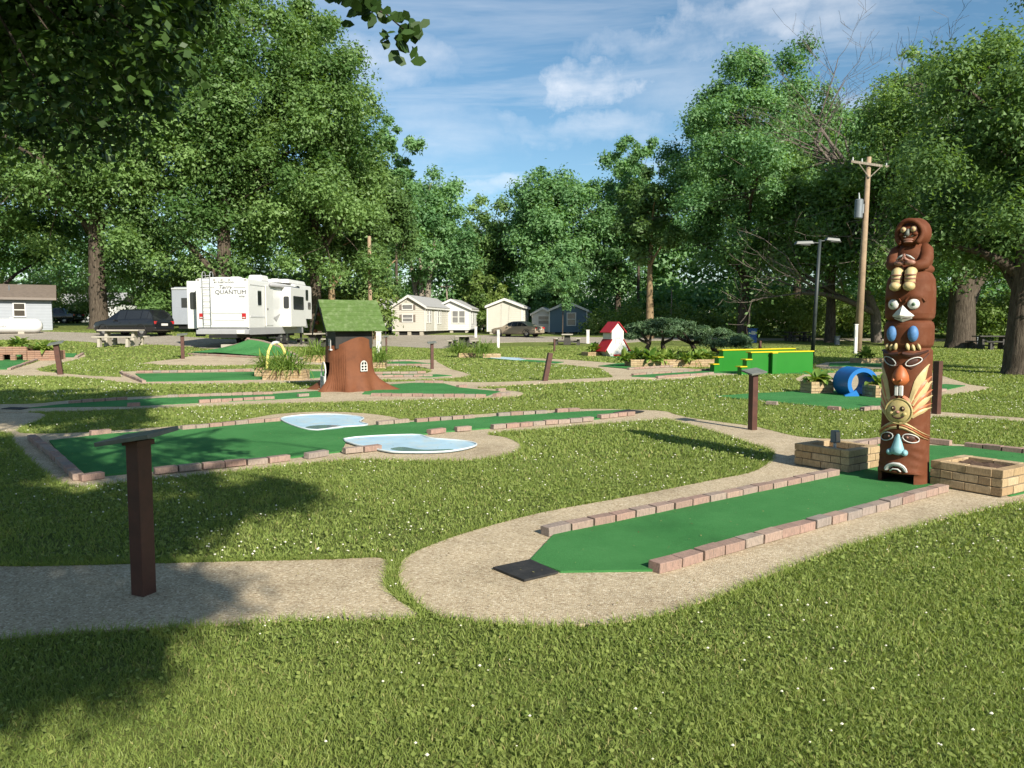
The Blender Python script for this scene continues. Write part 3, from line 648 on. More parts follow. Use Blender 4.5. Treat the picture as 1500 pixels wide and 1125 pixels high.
# ================================================================== TOTEM POLE
def totem():
    base = G(1326, 711); base.z += .03; base += Vector((0.04, .12, 0))
    t = thing('totem_pole', 'tall carved totem pole painted brown with stacked faces, birds and a sun', 'totem pole', base, R(-44)); t.scale = (.97, .97, .975)
    S = .00685
    def zz(v): return (711 - v) * S
    # profile of the trunk of the pole (without the seated figure)
    prof = [(z_, r_ * .90) for z_, r_ in [(0, .262), (.10, .258), (.30, .250), (.60, .247), (.95, .246), (1.25, .247), (1.345, .244), (1.372, .222), (1.40, .246), (1.45, .253), (1.58, .252), (1.625, .240), (1.647, .214), (1.675, .245), (1.72, .254), (1.95, .252), (2.06, .240), (2.12, .205), (2.16, .15), (2.165, .0)]]
    def rad(z):
        for (a, r0), (b, r1) in zip(prof[:-1], prof[1:]):
            if a <= z <= b: return r0 + (r1 - r0) * (z - a) / max(b - a, 1e-6)
        return prof[-1][1]
    def sup(q):     # squarish round
        c, s = abs(math.cos(q)), abs(math.sin(q)); return 1.0 / ((c ** 2.25 + s ** 2.25) ** (1 / 2.25))
    def surf(x, z, d=0):
        """point on the front at offset x across, standing d proud"""
        r = rad(z) + 0; q = math.asin(max(-.97, min(.97, x / (r * 1.02))))
        for _ in range(6):
            q -= (r * sup(q) * math.sin(q) - x) / (r * 1.1)
        k = r * sup(q) + d; return Vector((k * math.sin(q), -k * math.cos(q), z))
    def relief(x, z):
        """carved swellings and hollows of the front"""
        d = 0
        g = lambda x0, z0, a, b: math.exp(-((x - x0) / a) ** 2 - ((z - z0) / b) ** 2)
        d += .028 * (g(-.105, 1.885, .07, .035) + g(.105, 1.885, .07, .035)) - .016 * (g(-.09, 1.81, .06, .05) + g(.09, 1.81, .06, .05))      # owl brows
        d += .022 * (g(-.10, 1.315, .07, .03) + g(.10, 1.315, .07, .03)) - .014 * (g(-.09, 1.235, .06, .03) + g(.09, 1.235, .06, .03))      # beaver brows
        d += -.020 * (g(-.10, .47, .06, .035) + g(.10, .47, .06, .035)) + .015 * (g(-.12, .555, .09, .02) + g(.12, .555, .09, .02))
        for sgn in (-1, 1):                                                                                                             # cheek folds of the lowest face
            for k in range(4):
                zc = .40 - .085 * k - .5 * max(0, abs(x) - .10); d += .013 * math.exp(-((z - zc) / .018) ** 2) * math.exp(-((abs(x) - .17) / .06) ** 2) * (1 if x * sgn > 0 else 0)
        d += .022 * g(0, .175, .12, .05) - .016 * g(0, .155, .07, .03)
        d += .03 * (g(0, .115, .2, .02))
        return d
    m = MB(); n = 64; zs = sorted(set([i * .0215 for i in range(101)] + [a for a, _ in prof])); zs = [z for z in zs if z <= 2.165]
    ring = []
    for z in zs:
        ring.append(len(m.v)); r = rad(z)
        for j in range(n):
            q = 2 * math.pi * j / n - math.pi; k = r * sup(q); x = k * math.sin(q); fr = max(0, math.cos(q))
            k += relief(x, z) * min(1, fr * 1.6) if fr > 0 else 0
            m.v.append((k * math.sin(q), -k * math.cos(q), z))
    for i in range(len(zs) - 1):
        for j in range(n):
            q = 2 * math.pi * (j + .5) / n - math.pi
            if zs[i + 1] <= .111 and abs(q) < .72: continue           # the ball opening
            m.f.append((ring[i] + j, ring[i] + (j + 1) % n, ring[i + 1] + (j + 1) % n, ring[i + 1] + j)); m.m.append(0)
    body = m.build('body', 'totem', t, auto=1.0)
    # dark tunnel behind the opening and its lintel
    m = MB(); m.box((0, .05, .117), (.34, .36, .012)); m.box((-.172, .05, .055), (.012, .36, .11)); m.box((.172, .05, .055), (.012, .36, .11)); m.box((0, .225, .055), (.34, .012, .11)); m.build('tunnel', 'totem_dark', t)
    m = MB(); m.tube([surf(x, .122, .012 - abs(x) * .05) for x in (-.2, -.15, -.08, 0, .08, .15, .2)], [.014, .02, .024, .025, .024, .02, .014], 8); m.build('lintel', 'totem', t, True)
    def frame(x, z):
        e = .004; p = surf(x, z); a = (surf(x + e, z) - surf(x - e, z)).normalized(); b = (surf(x, z + e) - surf(x, z - e)).normalized(); nn = a.cross(b).normalized()
        if nn.y > 0: nn = -nn
        return p, Matrix((a, b, nn)).transposed()
    def blob(name, x, z, rx, rz_, d, mat, sink=.0, rot=0, parent=t):
        p, M = frame(x, z); M = M @ Matrix.Rotation(rot, 3, 'Z'); m = MB(); m.ball(p + M.col[2] * (-sink), (rx, rz_, d), 16, 10, 0, M)
        return m.build(name, mat, parent, True)
    def strip(name, L, Rr, mat, d=.012, d2=None, parent=t):
        """raised strip between two edge lines given as (x, z) pairs"""
        m = MB(); k = len(L); d2 = d if d2 is None else d2
        for (a, b) in zip(L, Rr):
            c = ((a[0] + b[0]) / 2, (a[1] + b[1]) / 2)
            m.v += [tuple(surf(a[0], a[1], -.012)), tuple(surf(a[0], a[1], d * .7)), tuple(surf(c[0], c[1], d2)), tuple(surf(b[0], b[1], d * .7)), tuple(surf(b[0], b[1], -.012))]
        for i in range(k - 1):
            for j in range(4): q = i * 5 + j; m.f.append((q, q + 1, q + 6, q + 5)); m.m.append(0)
        return m.build(name, mat, parent, auto=.7)
    def line(name, pts, r, mat, d=.004, parent=t):
        m = MB(); m.tube([surf(x, z, d) for x, z in pts], r, 6); return m.build(name, mat, parent, True)
    def ring_pts(x, z, a, b, q0=0, q1=2 * math.pi, n=16, rot=0):
        out = []
        for i in range(n + 1):
            q = q0 + (q1 - q0) * i / n; X, Z = a * math.cos(q), b * math.sin(q); out.append((x + X * math.cos(rot) - Z * math.sin(rot), z + X * math.sin(rot) + Z * math.cos(rot)))
        return out
    # ---- lowest face: eyes, light blue nose, turned-down mouth
    for s in (-1, 1):
        e = blob('eye', s * .105, .470, .056, .032, .012, 'totem_dark', .004, rot=-s * .25); blob('pupil', s * .085, .475, .013, .013, .02, 'pink', 0, parent=e)
        line('eye_outline', ring_pts(s * .11, .468, .068, .040, rot=-s * .3), .0055, 'white' if s > 0 else 'grey', .010)
    m = MB(); kk = [(.505, .012, .03), (.47, .032, .035), (.42, .044, .052), (.37, .060, .075), (.325, .072, .085), (.30, .060, .06), (.287, .02, .02)]
    for z, w, d in kk:
        p = surf(0, z)
        for j in range(9):
            q = math.pi * j / 8; m.v.append((-w * math.cos(q), p.y - d * math.sin(q) ** .8 + .02, z))
    for i in range(len(kk) - 1):
        for j in range(8): q = i * 9 + j; m.f.append((q, q + 9, q + 10, q + 1)); m.m.append(0)
    nose = m.build('nose', 'noseblue', t, True)
    for s in (-1, 1): blob('nostril', s * .068, .318, .032, .034, .05, 'noseblue', -.004, parent=nose)
    strip('mouth', [(-.10, .13), (-.075, .185), (-.03, .215), (.03, .215), (.075, .185), (.10, .13)], [(-.07, .128), (-.05, .160), (-.02, .178), (.02, .178), (.05, .160), (.07, .128)], 'grey', .036, .048)
    line('lip', ring_pts(0, .135, .088, .072, 0.05, math.pi - .05), .009, 'white', .040)
    line('lip', [(-.045, .128), (-.02, .150), (.02, .150), (.045, .128)], .008, 'white', .036)
    # ---- head-dress arcs over the lowest face
    for s in (-1, 1):
        for k, (mt, z0, dz) in enumerate((('cream', .622, .0), ('terracotta', .600, .0), ('cream', .575, .0))):
            Lq, Rq = [], []
            for i in range(9):
                f = i / 8; x = .012 + (.215 + .01 * (2 - k)) * f; z = z0 - (.155 - .012 * k) * f ** 1.7; w = .030 * (1 - f) ** .6 + .003
                Lq.append((s * x, z + w * .5)); Rq.append((s * x, z - w * .5))
            strip('headdress_band', Lq, Rq, mt, .012, .018)
    # ---- sun with its rays
    for s in (-1, 1):
        rays = [(.00, .16, .985, .205, 'cream'), (0, 0, 0, 0, None)]
        spec = [('cream', (.10, .83), (.215, 1.215), .052), ('terracotta', (.11, .82), (.228, 1.09), .035), ('cream', (.115, .80), (.232, 1.04), .046), ('terracotta', (.118, .765), (.235, .955), .032), ('cream', (.12, .74), (.238, .895), .044), ('terracotta', (.118, .71), (.236, .815), .028), ('cream', (.115, .68), (.236, .775), .036)]
        for mt, (x0, z0), (x1, z1), w in spec:
            dx, dz = x1 - x0, z1 - z0; l = math.hypot(dx, dz); nx_, nz_ = -dz / l, dx / l; Lq, Rq = [], []
            for i in range(9):
                f = i / 8; ww = 1.35 * w * (.55 + .9 * f if f < .55 else 1.05 * (1 - f) / .45 * .95 + .02) * .5; bend = .012 * math.sin(math.pi * f)
                x, z = x0 + dx * f, z0 + dz * f + bend
                Lq.append((s * (x + nx_ * ww), z + nz_ * ww)); Rq.append((s * (x - nx_ * ww), z - nz_ * ww))
            strip('sun_ray', Lq, Rq, mt, .010, .017)
    strip('sun_collar', [(-.20, 1.06), (-.17, .96), (-.12, .885), (-.05, .86), (.05, .86), (.12, .885), (.17, .96), (.20, 1.06)], [(-.215, 1.0), (-.19, .91), (-.14, .835), (-.06, .82), (.06, .82), (.14, .835), (.19, .91), (.215, 1.0)], 'cream', .012, .018)
    for s in (-1, 1): strip('sun_ray', [(s * .04, .90), (s * .075, .88), (s * .11, .82)], [(s * .02, .86), (s * .05, .83), (s * .085, .80)], 'terracotta', .016, .022)
    p, M = frame(0, .735); m = MB(); m.ball(p, (.122, .122, .040), 28, 12, 0, M); sun = m.build('sun_face', 'sunpaint', t, True)
    m = MB(); m.tube([p + M @ Vector((.126 * math.cos(q * math.pi / 16), .126 * math.sin(q * math.pi / 16), .010)) for q in range(33)], .010, 8, caps=False); m.build('rim', 'sunpaint', sun, True)
    def onsun(name, x, z, a, b, d, mat):
        q = p + M @ Vector((x, z, .040 * math.sqrt(max(.05, 1 - (x * x + z * z) / .0149)))); mm = MB(); mm.ball(q, (a, b, d), 12, 8, 0, M); return mm.build(name, mat, sun, True)
    for s in (-1, 1):
        onsun('eye', s * .043, .030, .024, .027, .010, 'totem_dark'); onsun('eye_white', s * .047, .034, .010, .012, .016, 'cream'); onsun('cheek', s * .062, -.022, .022, .02, .012, 'sunpaint')
    onsun('nose', 0, -.005, .020, .017, .026, 'pink')
    mm = MB(); mm.tube([p + M @ Vector((.062 * math.sin(q * .17), -.020 - .048 * math.cos(q * .17), .037 - .0009 * q * q * .2)) for q in range(-7, 8)], [.002] + [.008] * 13 + [.002], 6); mm.build('smile', 'totem_dark', sun, True)
    # ---- beaver: eyes, orange beak, two teeth
    for s in (-1, 1):
        blob('eye', s * .105, 1.235, .055, .026, .010, 'totem_dark', .002, rot=s * .45); line('eye_outline', ring_pts(s * .108, 1.238, .070, .034, rot=s * .5), .0055, 'white' if s > 0 else 'grey', .010)
        line('brow', [(s * .03, 1.20), (s * .10, 1.17), (s * .17, 1.24), (s * .21, 1.32)], .007, 'totem_dark', .006)
        strip('brow_paint', [(s * .015, 1.335), (s * .08, 1.325), (s * .15, 1.335), (s * .20, 1.355)], [(s * .02, 1.295), (s * .08, 1.285), (s * .15, 1.30), (s * .20, 1.335)], 'totem_dark', .024, .030)
    m = MB(); kk = [(1.20, .022, .03), (1.155, .055, .065), (1.10, .078, .095), (1.05, .085, .105), (1.01, .060, .085), (.985, .02, .04)]
    for z, w, d in kk:
        pz = surf(0, z)
        for j in range(9):
            q = math.pi * j / 8; m.v.append((-w * math.cos(q), pz.y - d * math.sin(q) + .02, z))
    for i in range(len(kk) - 1):
        for j in range(8): q = i * 9 + j; m.f.append((q, q + 9, q + 10, q + 1)); m.m.append(0)
    bk = m.build('beak', 'orange', t, True)
    for s in (-1, 1):
        m = MB(); pz = surf(0, .95); m.box((s * .021, pz.y - .028, .945), (.037, .030, .105)); m.build('tooth', 'white', t, bevel=.008)
        blob('nostril', s * .03, 1.055, .010, .014, .012, 'terracotta', -.090, parent=bk)
    # ---- blue legs and cream claws of the owl
    for s in (-1, 1):
        blob('leg', s * .100, 1.515, .050, .082, .050, 'wingblue', .004)
        for k in range(3): blob('claw', s * .100 + (k - 1) * .043, 1.388 - (0.010 if k == 1 else 0), .0195, .042, .034, 'cream', -.006, rot=(k - 1) * -.15)
    # ---- owl: eyes and white bill
    for s in (-1, 1):
        e = blob('eye', s * .095, 1.810, .056, .054, .034, 'white', .002); MAT_IRIS = blob('iris', s * .093, 1.808, .026, .027, .042, 'eyegreen', 0, parent=e); blob('pupil', s * .092, 1.808, .014, .015, .045, 'black', 0, parent=e)
        line('brow', ring_pts(s * .10, 1.80, .085, .095, .35, math.pi - .35), .010, 'totem', .006)
    def bill(top, pts, mat, name, ridge, par=t):
        m = MB(); c = surf(0, top[1], .01); m.v = [tuple(c)]
        for x, z, d in pts: m.v.append(tuple(surf(x, z, d)))
        kk = len(pts); m.v.append(tuple(surf(0, ridge[0], ridge[1]))); r_ = kk + 1
        idx = [0] + list(range(1, kk + 1))
        for i in range(kk + 1): m.f.append((idx[i], idx[(i + 1) % (kk + 1)], r_)); m.m.append(0)
        return m.build(name, mat, par)
    bl = bill((0, 1.80), [(.055, 1.74, .012), (.105, 1.695, 0), (.085, 1.665, .0), (.0, 1.632, .010), (-.085, 1.665, 0), (-.105, 1.695, 0), (-.055, 1.74, .012)], 'white', 'bill', (1.700, .085))
    line('bill_slit', [(-.075, 1.682), (-.03, 1.668), (0, 1.672), (.03, 1.668), (.075, 1.682)], .0035, 'totem_dark', .042, bl)
    # ---- seated figure on top
    m = MB()
    m.ball((0, .03, 2.27), (.185, .175, .19), 28, 16)                      # trunk and cloak
    m.ball((0, .03, 2.16), (.20, .19, .085), 28, 12)
    m.build('figure_body', 'totem', t, True)
    for s in (-1, 1):
        m = MB(); m.tube([(s * .10, .01, 2.39), (s * .135, -.03, 2.345), (s * .152, -.075, 2.27), (s * .145, -.125, 2.205), (s * .10, -.175, 2.185), (s * .05, -.205, 2.20)], [.05, .068, .068, .062, .052, .042], 14); m.build('arm', 'totem', t, True)
        h = MB(); h.ball((s * .05, -.225, 2.218), (.052, .034, .030), 12, 8); hd = h.build('hand', 'pink', t, True)
        for k in range(4): f = MB(); f.tube([(s * (.055 - k * .012), -.235 - .004 * k, 2.232 + k * .006), (s * (.02 - k * .010), -.258, 2.250 + k * .012), (s * (.0 + .004 * k), -.262, 2.262 + k * .014)], [.011, .010, .007], 6); f.build('finger', 'pink', hd, True)
        m = MB(); m.tube([(s * .012, -.24, 2.298), (s * .05, -.232, 2.278), (s * .085, -.21, 2.25)], [.006, .010, .006], 8); m.build('collar', 'grey', t, True)
    m = MB(); kk = 20; hood = [(2.40, .10, .03), (2.44, .145, .02), (2.50, .163, .02), (2.56, .160, .02), (2.61, .140, .025), (2.65, .105, .03), (2.675, .06, .035), (2.683, .0, .035)]
    for z, r, yo in hood:
        for j in range(kk): q = 2 * math.pi * j / kk; m.v.append((r * math.sin(q), yo - r * .98 * math.cos(q), z))
    for i in range(len(hood) - 1):
        for j in range(kk): a = i * kk + j; b = i * kk + (j + 1) % kk; m.f.append((a, b, b + kk, a + kk)); m.m.append(0)
    m.build('hood', 'totem', t, True)
    m = MB(); m.tube([(.118 * math.sin(q), -.105 - .03 * abs(math.cos(q)), 2.515 + .128 * math.cos(q)) for q in [(-2.5 + 5 * i / 20) for i in range(21)]], .026, 10); m.build('hood_rim', 'totem', t, True)
    m = MB(); m.ball((0, -.072, 2.505), (.108, .085, .125), 20, 14); hd = m.build('face', 'totem', t, True)
    for s in (-1, 1):
        m = MB(); m.ball((s * .047, -.146, 2.548), (.032, .014, .040), 14, 10); m.build('eye_socket', 'totem_dark', hd, True)
        m = MB(); m.ball((s * .046, -.156, 2.552), (.025, .016, .027), 14, 10); m.build('eye', 'cream', hd, True)
        m = MB(); m.ball((s * .045, -.170, 2.552), (.011, .006, .012), 10, 8); m.build('pupil', 'pink', hd, True)
        m = MB(); m.ball((s * .060, -.142, 2.505), (.030, .02, .018), 12, 8); m.build('cheek', 'totem', hd, True)
        m = MB(); m.tube([(s * .022, -.150, 2.48), (s * .055, -.140, 2.495), (s * .078, -.128, 2.515)], [.006, .007, .004], 6); m.build('cheek_mark', 'grey', hd, True)
    m = MB(); m.tube([(0, -.150, 2.555), (0, -.172, 2.53), (0, -.188, 2.50), (0, -.172, 2.485)], [.010, .016, .024, .012], 10); m.build('nose', 'plaque', hd, True)
    m = MB(); m.ball((0, -.142, 2.452), (.050, .026, .013), 14, 8); m.build('lip', 'pink', hd, True)
    m = MB(); m.ball((0, -.146, 2.432), (.044, .028, .014), 14, 8); m.build('lip', 'pink', hd, True)
    for s in (-1, 1):
        m = MB(); m.tube([(s * .062, -.17, 2.15), (s * .062, -.235, 2.125), (s * .062, -.245, 2.05), (s * .062, -.245, 2.0)], [.05, .054, .05, .048], 14); lg = m.build('sock', 'cream', t, True)
        for k in range(3): m = MB(); m.tube([(s * .062, -.246, 2.105 - .038 * k), (s * .062, -.246, 2.091 - .038 * k)], .0535, 16); m.build('stripe', 'pink', lg, True)
        m = MB(); m.ball((s * .064, -.275, 1.985), (.056, .062, .046), 16, 10); m.build('foot', 'cream', t, True)
totem()

# ================================================================== TREE STUMP HOUSE
def stump_house():
    c = G(509, 573); c += Vector((0, .25, 0)); rz = R(30)
    t = thing('stump_house', 'tree stump playhouse with green plank roof, white arched window and root flares', 'playhouse', c, rz)
    # local: -x is the door end (towards the tee), -y the side towards the walk
    roots = [(-2.75, .30, .16), (-1.9, .16, .18), (-.55, .62, .20), (.35, .34, .22), (1.5, .4, .25), (2.5, .45, .22), (-1.3, .10, .2)]
    m = MB(); n = 72; zs = [-.03, .02, .06, .12, .2, .3, .42, .55, .7, .85, 1.0, 1.12, 1.22, 1.30]
    def rr(q, z):
        f = max(0, 1 - z / .62); r = .60 - .06 * min(1, z / 1.2) + .10 * f ** 2
        for (a, l, w) in roots:
            d = (q - a + math.pi) % (2 * math.pi) - math.pi; r += l * f ** 2.6 * math.exp(-(d / w) ** 2)
        r += .007 * math.sin(9 * q + 2 * z) + .002 * math.sin(23 * q + 5 * math.sin(z * 3)); return r
    for z in zs:
        for j in range(n):
            q = 2 * math.pi * j / n - math.pi
            zz = z + (0 if z < 1.1 else (-.30 * (1 - math.exp(-((q + 1.35) / 1.0) ** 2)) if abs(q + 1.35) < 2.6 else -.30)) * ((z - 1.1) / .2 if z > 1.1 else 0)
            m.v.append((rr(q, z) * math.cos(q), rr(q, z) * math.sin(q), zz))
    for i in range(len(zs) - 1):
        for j in range(n):
            q = 2 * math.pi * (j + .5) / n - math.pi
            if abs(abs(q) - math.pi) < .33 and zs[i + 1] <= .72: continue      # doorway
            m.f.append((i * n + j, i * n + (j + 1) % n, (i + 1) * n + (j + 1) % n, (i + 1) * n + j)); m.m.append(0)
    m.build('stump', 'stump', t, auto=.9)
    for k in range(9):   # bark ridges by the doorway
        q = -2.62 + .075 * k; mm = MB(); mm.tube([(rr(q + .03 * math.sin(z * 5 + k), z) * math.cos(q) * 1.004, rr(q, z) * math.sin(q) * 1.004, z) for z in (.05, .2, .4, .6, .8, .98)], [.005, .010, .008, .010, .007, .003], 6); mm.build('bark_ridge', 'stump', t, True)
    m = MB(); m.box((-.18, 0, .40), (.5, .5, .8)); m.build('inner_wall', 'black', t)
    # dark timber box of the upper storey
    m = MB(); m.box((0, 0, 1.29), (.90, .80, .52)); up = m.build('upper_wall', 'darkwood', t)
    m = MB(); m.slab([(-.45, -.40, 1.55), (-.45, .40, 1.55), (-.45, 0, 2.02)], (.90, 0, 0)); m.build('gable', 'darkwood', t)
    # roof of painted planks, two slopes
    ridge, eave, ov = 2.17, 1.44, .24
    ln = .98 + 2 * ov; hw = .60; sl = math.hypot(hw, ridge - eave); K = 8
    for s in (-1, 1):
        for k in range(K):
            f0, f1 = k / K, (k + 1) / K + .012
            y0, z0, y1, z1 = s * hw * f0, ridge - (ridge - eave) * f0, s * hw * f1, ridge - (ridge - eave) * f1
            nrm = Vector((0, s * (ridge - eave), hw)).normalized(); lift0, lift1 = .0, .005
            mm = MB(); a = Vector((-ln / 2 - .0 + random.uniform(-.01, .01), y0, z0)); b = Vector((ln / 2 + random.uniform(-.01, .01), y0, z0)); cc = Vector((b.x, y1, z1)) + nrm * lift1; d = Vector((a.x, y1, z1)) + nrm * lift1
            mm.slab([a, b, cc, d] if s > 0 else [d, cc, b, a], nrm * .022); mm.build('roof_plank', 'roofgreen', t)
    mm = MB()
    for s in (-1, 1):
        nrm = Vector((0, s * (ridge - eave), hw)).normalized()
        for x in (-ln / 2 + .012, ln / 2 - .012):
            mm.slab([(x - .012, 0, ridge - .03), (x - .012, s * hw * .99, eave - .03), (x - .012, s * hw * .99, eave - .11), (x - .012, 0, ridge - .13)], (.024, 0, 0))
    mm.build('barge_board', 'darkwood', t)
    for k, (y, z) in enumerate(((.47, 1.60), (.30, 1.80), (.13, 2.0))): mm = MB(); mm.ball((-ln / 2 + .05, y - .02, z - .16), .05, 10, 8); mm.build('hanging_knob', 'stump', t, True)
    # side window, white arch with six panes
    q = -1.30; r = rr(q, .52) + .012; M = Matrix.Translation((r * math.cos(q), r * math.sin(q), .50)) @ Matrix.Rotation(q + math.pi / 2, 4, 'Z')
    def local(mb, name, mat, par=t): mb.v = [tuple(M @ Vector(v)) for v in mb.v]; return mb.build(name, mat, par)
    w, h = .085, .22; arch = [(-w, 0)] + [(-w * math.cos(a), h - w + w * 1.15 * math.sin(a)) for a in [math.pi * i / 12 for i in range(13)]] + [(w, 0)]
    mm = MB(); mm.slab([(x, 0, z) for x, z in arch], (0, -.014, 0)); pane = local(mm, 'window', 'glass')
    for x0, z0, x1, z1 in ((-w, 0, w, 0), (-w, 0, -w, h - w), (w, 0, w, h - w), (0, 0, 0, h + .01), (-w, .065, w, .065), (-w, .135, w, .135)):
        mm = MB(); mm.box(((x0 + x1) / 2, -.02, (z0 + z1) / 2), (abs(x1 - x0) + .02, .014 + .001 * abs(x1 - x0), abs(z1 - z0) + .02)); local(mm, 'frame_bar', 'white', pane)
    mm = MB(); mm.tube([(-w * math.cos(a), -.02, h - w + w * 1.15 * math.sin(a)) for a in [math.pi * i / 12 for i in range(13)]], .011, 6); local(mm, 'frame_arch', 'white', pane)
    # door end: white arch trim, half door with a cross, little balcony rail above
    xd = -.64; mm = MB()
    mm.tube([(xd, -.16, 0.02), (xd, -.16, .42)] + [(xd + .01, -.16 * math.cos(a), .46 + .24 * math.sin(a)) for a in [math.pi * i / 10 for i in range(11)]] + [(xd, .16, .42), (xd, .16, .02)], .016, 8); mm.build('door_trim', 'white', t)
    dr = MB()
    for (y0, z0, y1, z1) in ((-.14, .08, .14, .08), (-.14, .36, .14, .36), (-.14, .08, -.14, .36), (.14, .08, .14, .36), (-.14, .08, .14, .36), (-.14, .36, .14, .08)):
        dr.tube([(xd - .02, y0, z0), (xd - .02, y1, z1)], .017, 6)
    dr.box((xd - .005, 0, .22), (.012, .27, .27)); dr.build('half_door', 'grey', t)
    rl = MB(); rl.box((-.515, -.18, 1.0), (.05, .16, .03)); rl.build('balcony_sill', 'white', t)
    rl = MB()
    for y in (-.25, -.18, -.11): rl.tube([(-.525, y, 1.0), (-.525, y, 1.26)], .008, 6)
    for z in (1.10, 1.24): rl.tube([(-.526, -.26, z), (-.526, -.10, z)], .008, 6)
    rl.build('balcony_rail', 'white', t)
    return t
stump_house()

# ================================================================== OBSTACLES ON THE GREENS
def barrel():
    c = G(1252, 580); rz = R(93); t = thing('barrel_tunnel', 'bright blue painted barrel tunnel with two feet on the green turf', 'barrel tunnel', c, rz)
    ro, ri, L, n = .345, .255, .70, 48; z0 = .30
    m = MB(); ang = [(-math.pi * .5 + .30) + (2 * math.pi - .60) * i / n for i in range(n + 1)]
    for x in (-L / 2, L / 2):
        for r in (ro, ri):
            for a in ang: m.v.append((x, r * math.cos(a), z0 + r * math.sin(a)))
    k = n + 1
    for i in range(n):
        m.f += [(2 * k + i, 2 * k + i + 1, i + 1, i), (k + i, k + i + 1, 3 * k + i + 1, 3 * k + i), (i, i + 1, k + i + 1, k + i), (3 * k + i, 3 * k + i + 1, 2 * k + i + 1, 2 * k + i)]; m.m += [0] * 4
    m.build('shell', 'blue', t, auto=.6)
    for s in (-1, 1):
        f = MB(); f.slab([(-L / 2 - .04, s * .10, 0.0), (-L / 2 - .04, s * .40, 0.0), (-L / 2 - .04, s * .42, .05), (-L / 2 - .04, s * .30, .10), (-L / 2 - .04, s * .17, .16), (-L / 2 - .04, s * .12, .09)][::s], (.06, 0, 0)); f.build('foot', 'blue', t)
    f = MB(); f.box((0, 0, .012), (L, .30, .02)); f.build('floor', 'blue', t)
    f = MB(); f.slab([(L / 2 - .05, -.12, .02), (L / 2 - .05, .02, .02), (L / 2 - .05, -.02, .12), (L / 2 - .05, -.06, .16), (L / 2 - .05, -.10, .12)], (.04, 0, 0)); f.build('ball_deflector', 'blue', t)
    return c
barrel()

def stepped_wall(a, b, label, z=.70, steps_at_a=True, th=.10):
    d = b - a; L = Vector((d.x, d.y)).length; ang = math.atan2(d.y, d.x); t = thing('stepped_wall', label, 'golf obstacle', a, ang, 'green walls with yellow caps')
    m = MB(); st = .20
    m.prism([(st * 2, -th), (L, -th), (L, th), (st * 2, th)], -.03, z); m.build('panel', 'wallgreen', t, bevel=.006)
    for k, (x0, x1, h) in enumerate(((0, st, z * .36), (st, st * 2, z * .68))):
        m = MB(); m.prism([(x0, -th), (x1 - .002, -th), (x1 - .002, th), (x0, th)], -.03, h); s = m.build('step', 'wallgreen', t, bevel=.004)
        m = MB(); m.box(((x0 + x1) / 2 - .03, 0, h + .016), (x1 - x0 + .07, th * 2 + .05, .032)); m.build('cap', 'yellow', s, bevel=.004)
    m = MB(); m.box((L / 2 + st - .02, 0, z + .018), (L - st * 2 + .09, th * 2 + .05, .036)); m.build('cap', 'yellow', t, bevel=.004)
    return t
w0, w1 = G(1085, 549.5), G(1136, 547.5)
stepped_wall(G(1083, 549.5), G(1187, 546), 'near bright green wall with yellow cap and yellow steps beside the hosta bed')
stepped_wall(G(1043, 545.5), G(1160, 540.5), 'rear bright green wall with yellow cap and steps, parallel behind another', z=.72)
def green_block():
    a = G(1133, 548.7); t = thing('green_post_block', 'dark green upright block between the bright green walls', 'golf obstacle', a, .3)
    m = MB(); m.box((0, 0, .33), (.16, .10, .70)); m.build('block', 'wallgreen', t, bevel=.005)
    m = MB(); m.box((0, 0, .695), (.20, .14, .03)); m.build('cap', 'yellow', t)
green_block()

def toy_house():
    c = G(898, 522); t = thing('toy_house', 'small white golf obstacle house with red roofs and a flared base', 'toy house', c, R(24))
    # front (local -y) is the white face; outline flares at the foot
    out = [(-.38, 0), (-.62, .34), (-.34, .78), (-.34, 1.28), (0, 1.66), (.34, 1.28), (.34, .78), (.62, .34), (.38, 0)]
    m = MB(); m.slab([(x, -.42, z) for x, z in out][::-1], (0, .84, 0)); m.build('wall', 'white', t)
    nm = lambda p, q: Vector((q[1] - p[1], 0, -(q[0] - p[0]))).normalized()
    for s in (-1, 1):
        for (a, b, y) in (((s * -.02, 1.70), (s * .46, 1.17), .50), ((s * .30, .84), (s * .72, .24), .47)):
            q = Vector((b[0] - a[0], 0, b[1] - a[1])).normalized(); nn = Vector((-q.z, 0, q.x)) * s; nn = nn if nn.z > 0 else -nn
            p = [Vector((a[0], -y, a[1])), Vector((b[0], -y, b[1])), Vector((b[0], y, b[1])), Vector((a[0], y, a[1]))]
            mm = MB(); mm.slab([v + nn * .012 for v in (p if s < 0 else p[::-1])], nn * .035); mm.build('roof_panel', 'red', t)
    m = MB(); m.box((0, -.425, .93), (.24, .02, .56)); dr = m.build('window_panel', 'sidingw', t)
    for z in (.93,): m = MB(); m.box((0, -.44, z), (.20, .02, .03)); m.build('muntin', 'grey', dr)
    for x in (-.11, .11): m = MB(); m.box((x, -.44, .93), (.02, .015, .52)); m.build('jamb', 'grey', dr)
    m = MB(); m.box((0, -.43, .06), (.46, .03, .12)); m.build('ball_opening', 'redlamp', t)
toy_house()

